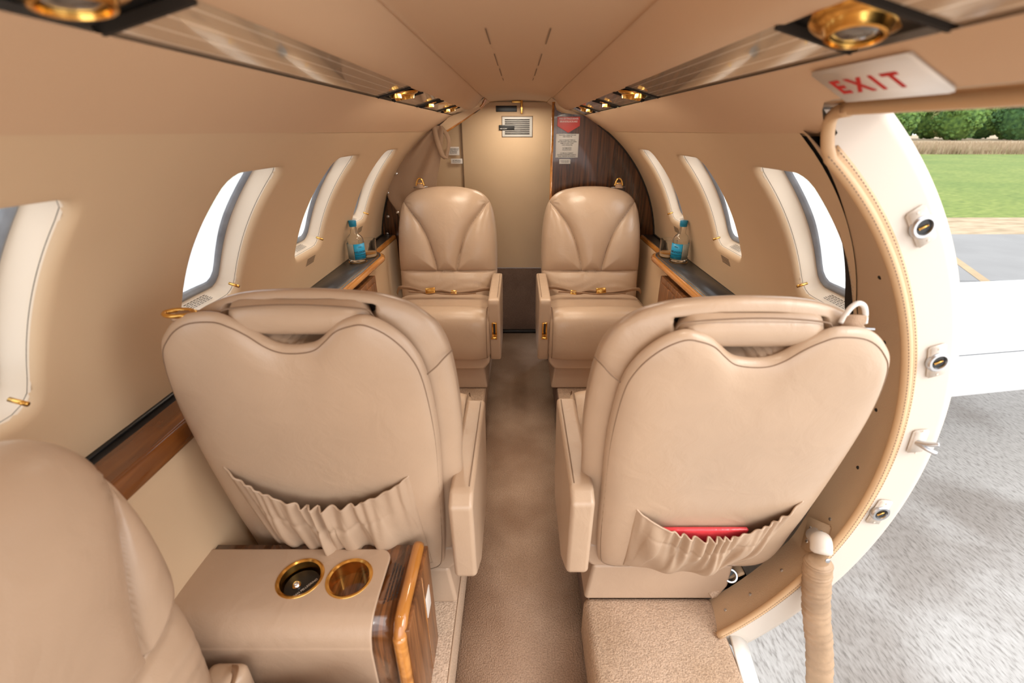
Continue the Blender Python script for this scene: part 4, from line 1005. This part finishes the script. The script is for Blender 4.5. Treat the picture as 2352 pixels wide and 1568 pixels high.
M['conc'] = gmat('apron_concrete', conc); M['lawn'] = gmat('lawn_grass', lawnf); M['dry'] = gmat('dry_grass', dryf)
def gplane(name, x0, x1, y0, y1, z, mat, kind='structure', **k):
    return tag(mk(name, [(x0, y0, z), (x1, y0, z), (x1, y1, z), (x0, y1, z)], [(0, 1, 2, 3)], mat, smooth=False), kind=kind, **k)
gz = ZC - GH
M['tarmac'] = plain('taxiway_tarmac', (.25, .245, .24), bump=.3, bscale=60, var=.12, vscale=.8, rough=.85)
gplane('apron', -60, 60, -25, 4.3, gz, M['conc'])
gplane('taxiway', -60, 60, 4.3, 9.75, gz, M['tarmac'])
gplane('dirt_verge', -80, 80, 9.75, 11.8, gz, M['dry']); gplane('lawn', -120, 160, 11.8, 46, gz, M['lawn']); gplane('meadow', -200, 320, 46, 260, gz, M['dry'])
gplane('apron_line', 0, 1, 0, 1, gz, M['dry']); ol = bpy.data.objects['apron_line']
M['yel'] = plain('faded_yellow_paint', (.42, .30, .17), var=.15, vscale=3, rough=.8); ol.data.materials[0] = M['yel']
def gp(px, py):
    f = 1045.; p = math.radians(24.85); u = (px - 1190) / f; v = (784 - py) / f; d = (u, math.cos(p) + v * math.sin(p), -math.sin(p) + v * math.cos(p)); t = -GH / d[2]; return Vector((d[0] * t, d[1] * t, gz + .004))
a, b = Vector((7.42, 7.54, gz + .004)), Vector((6.64, 6.03, gz + .004)); dd = (b - a); 
for q in range(1):
    a2 = a - dd * .25; b2 = b + dd * .6; s = Vector((.075, 0, 0))
    for i, v in enumerate((a2 - s, a2 + s, b2 + s, b2 - s)): ol.data.vertices[i].co = v
gplane('apron_joint', 3, 14, 6.42, 6.46, gz + .003, M['tail'])
# wings of this aircraft
def wing(sd, label):
    root = empty('aircraft_wing', (sd * .9, 2.6, ZC - 1.25), label=label, cat='aircraft wing', group='aircraft wings')
    def wp(u, v, top=True):   # u span, v chord 0 LE..1 TE
        x = .95 + 5.6 * u; le = 1.76 + .09 * x; te = 3.60 - .02 * x
        y = le + (te - le) * v; th = .11 * (1 - .35 * u) * (math.sqrt(v) * 1.4845 - .63 * v - 1.758 * v * v + 1.4215 * v ** 3 - .5075 * v ** 4) * 2 * 1.4
        z = ZC - 1.30 + .055 * x + (th if top else -th * .5)
        return (sd * (x + .2) - sd * .9, y - 2.6, z - (ZC - 1.25))
    g = grid('wing_skin', lambda u, v: wp(u, (2 * v - 1) ** 2, v < .5), 12, 60, M['wing'], root)
    V = []; F = []
    P = [Vector(wp(k / 12, .11)) + Vector((0, 0, .002)) for k in range(13)]
    tube('deice_seam', P, .003, M['tail'], root, seg=6)
    tube('flap_seam', [Vector(wp(k / 12, .78)) + Vector((0, 0, .001)) for k in range(13)], .002, M['plac'], root, seg=6)
wing(1, 'white aircraft wing seen through the open doorway above the concrete apron')
wing(-1, 'white aircraft wing glimpsed through the left cabin windows')
# outer fuselage around the windows (blocks stray light)
for sd, nm in ((-1, 'left'), (1, 'right')):
    ya = -.75 if sd < 0 else .80
    skin('wall_%s_outer_upper' % nm, sd, ya, 2.95, math.radians(45.5), math.radians(90)); skin('wall_%s_outer_lower' % nm, sd, ya, 2.95, math.radians(-90), math.radians(16.8))
    Y2 = [y for y in (WY if sd < 0 else WY[1:])]; ed = [ya] + sum([[y - .108, y + .108] for y in Y2], []) + [2.95]
    for i in range(0, len(ed), 2): skin('wall_%s_outer_pillar_%d' % (nm, i // 2), sd, ed[i], ed[i + 1], math.radians(16.8), math.radians(45.5))
skin('ceiling_outer', 1, -.75, .80, math.radians(52.5), math.radians(90))
# trees
def leafmat(name, c1, c2):
    def f(nt, b, tc):
        a = noise(nt, tc, 1.3, 8); r = ramp(nt, a.outputs[0], [(.32, c1), (.68, c2)]); nt.links.new(r.outputs[0], b.inputs['Base Color'])
    return gmat(name, f)
LM = [leafmat('foliage_green', (.035, .085, .02), (.17, .29, .06)), leafmat('foliage_dark', (.025, .07, .025), (.10, .21, .06)), leafmat('foliage_pale', (.10, .13, .035), (.34, .36, .12))]
M['bark'] = plain('tree_bark', (.10, .07, .05), rough=.9)
def tree(x, y, hgt, rad, k, label):
    root = empty('tree', (x, y, gz), label=label, cat='tree', group='trees beyond the meadow')
    rng = random.Random(k * 31 + 5); V = []; F = []
    nb = 900
    for i in range(nb):
        # clump of leaves: small bent quads on a lobed crown
        th = rng.uniform(0, 2 * math.pi); ph = math.acos(rng.uniform(-.97, 1)); rr = rad * (.86 + .22 * math.sin(3 * th + k) * math.sin(4 * ph + k)) * rng.uniform(.8, 1.03)
        c = Vector((rr * math.sin(ph) * math.cos(th), rr * math.sin(ph) * math.sin(th), hgt * .50 + hgt * .50 * math.cos(ph) * rng.uniform(.85, 1)))
        s = rad * rng.uniform(.06, .13); b0 = len(V); bm = None
        E = Euler((rng.uniform(0, 6), rng.uniform(0, 6), rng.uniform(0, 6))).to_matrix()
        ico = [(0, 0, 1), (.9, 0, .3), (.2, .9, .35), (-.85, .5, .3), (-.7, -.6, .35), (.3, -.9, .3), (.5, .5, -.6), (-.5, .4, -.7), (0, -.6, -.7)]
        for q in ico: V.append(c + E @ (Vector(q) * s * rng.uniform(.7, 1.3)))
        for f in ((0, 1, 2), (0, 2, 3), (0, 3, 4), (0, 4, 5), (0, 5, 1), (1, 6, 2), (2, 6, 7), (2, 7, 3), (3, 7, 4), (4, 7, 8), (4, 8, 5), (5, 8, 1), (1, 8, 6), (6, 8, 7)): F.append(tuple(b0 + j for j in f))
    mk('crown', V, F, LM[k % 3], root, smooth=False)
    # solid core of foliage
    bm = bmesh.new(); bmesh.ops.create_icosphere(bm, subdivisions=3, radius=1)
    for v in bm.verts: v.co = Vector((v.co.x * rad * .84, v.co.y * rad * .84, hgt * .47 + v.co.z * hgt * .47))
    fromobj_bm('inner_foliage', bm, LM[k % 3], root)
    tube('trunk', [(0, 0, 0), (.1, 0, hgt * .45)], .22, M['bark'], root, seg=8)
kinds = ['mid-green', 'dark green', 'pale yellow-green']
tl = [(84, 112, 10, 4.7, 0), (91, 121, 10.6, 4.9, 1), (98, 112, 10.2, 4.8, 0), (105, 121, 10.4, 4.8, 2), (112, 112, 9.8, 4.8, 1), (119, 121, 10.8, 4.9, 0), (126, 112, 10, 4.8, 2), (133, 121, 11, 4.9, 1), (77, 121, 10.5, 4.9, 2), (140, 112, 10.2, 4.9, 0), (84, 134, 11.5, 5.2, 0), (97, 134, 11.6, 5.2, 1), (110, 134, 11.8, 5.2, 0), (123, 134, 12, 5.2, 1), (136, 134, 12, 5.2, 2)]
pos = ['leftmost but one of the row seen through the doorway', 'second', 'third', 'fourth', 'fifth', 'sixth', 'seventh', 'eighth', 'first', 'tenth']
nb_ = {0: 'mid-green leafy tree nearest the door frame in the row beyond the meadow', 1: 'dark green tree, second from the door frame in the row beyond the meadow', 2: 'mid-green tree left of the pale yellowish tree beyond the meadow', 3: 'pale yellow-green tree in the middle of the row beyond the meadow', 4: 'dark green tree directly right of the pale tree beyond the meadow', 5: 'tall mid-green tree close to the right picture edge beyond the meadow', 6: 'pale yellowish tree at the right picture edge beyond the meadow', 7: 'dark green tree at the far right end of the row', 8: 'pale tree at the far left end of the row, hidden by the door frame', 9: 'mid-green tree closing the row on the far right'}
for i, (x, y, hg, rd, k) in enumerate(tl): tree(x, y, hg, rd, k, nb_.get(i, '%s back-row tree, %s from the left, its top showing between the front trees' % (kinds[k], pos[9 if i < 10 else [8, 1, 2, 3, 4][i - 10]])))
# dry grass tufts at the meadow edge
rng = random.Random(3); V = []; F = []
for i in range(14000):
    y = 46 + 30 * rng.random() ** 1.6; x = y * rng.uniform(.70, 1.30); h = rng.uniform(.3, .95); a = rng.uniform(0, math.pi); s = rng.uniform(.02, .07); l = rng.uniform(-.25, .25); b = len(V)
    V += [(x - s * math.cos(a), y - s * math.sin(a), gz), (x + s * math.cos(a), y + s * math.sin(a), gz), (x + l, y + l * .5, gz + h)]; F.append((b, b + 1, b + 2))
tag(mk('meadow_grass', V, F, M['dry'], smooth=False), 'tall dry straw-coloured grass along the far edge of the lawn', 'grass', kind='stuff')
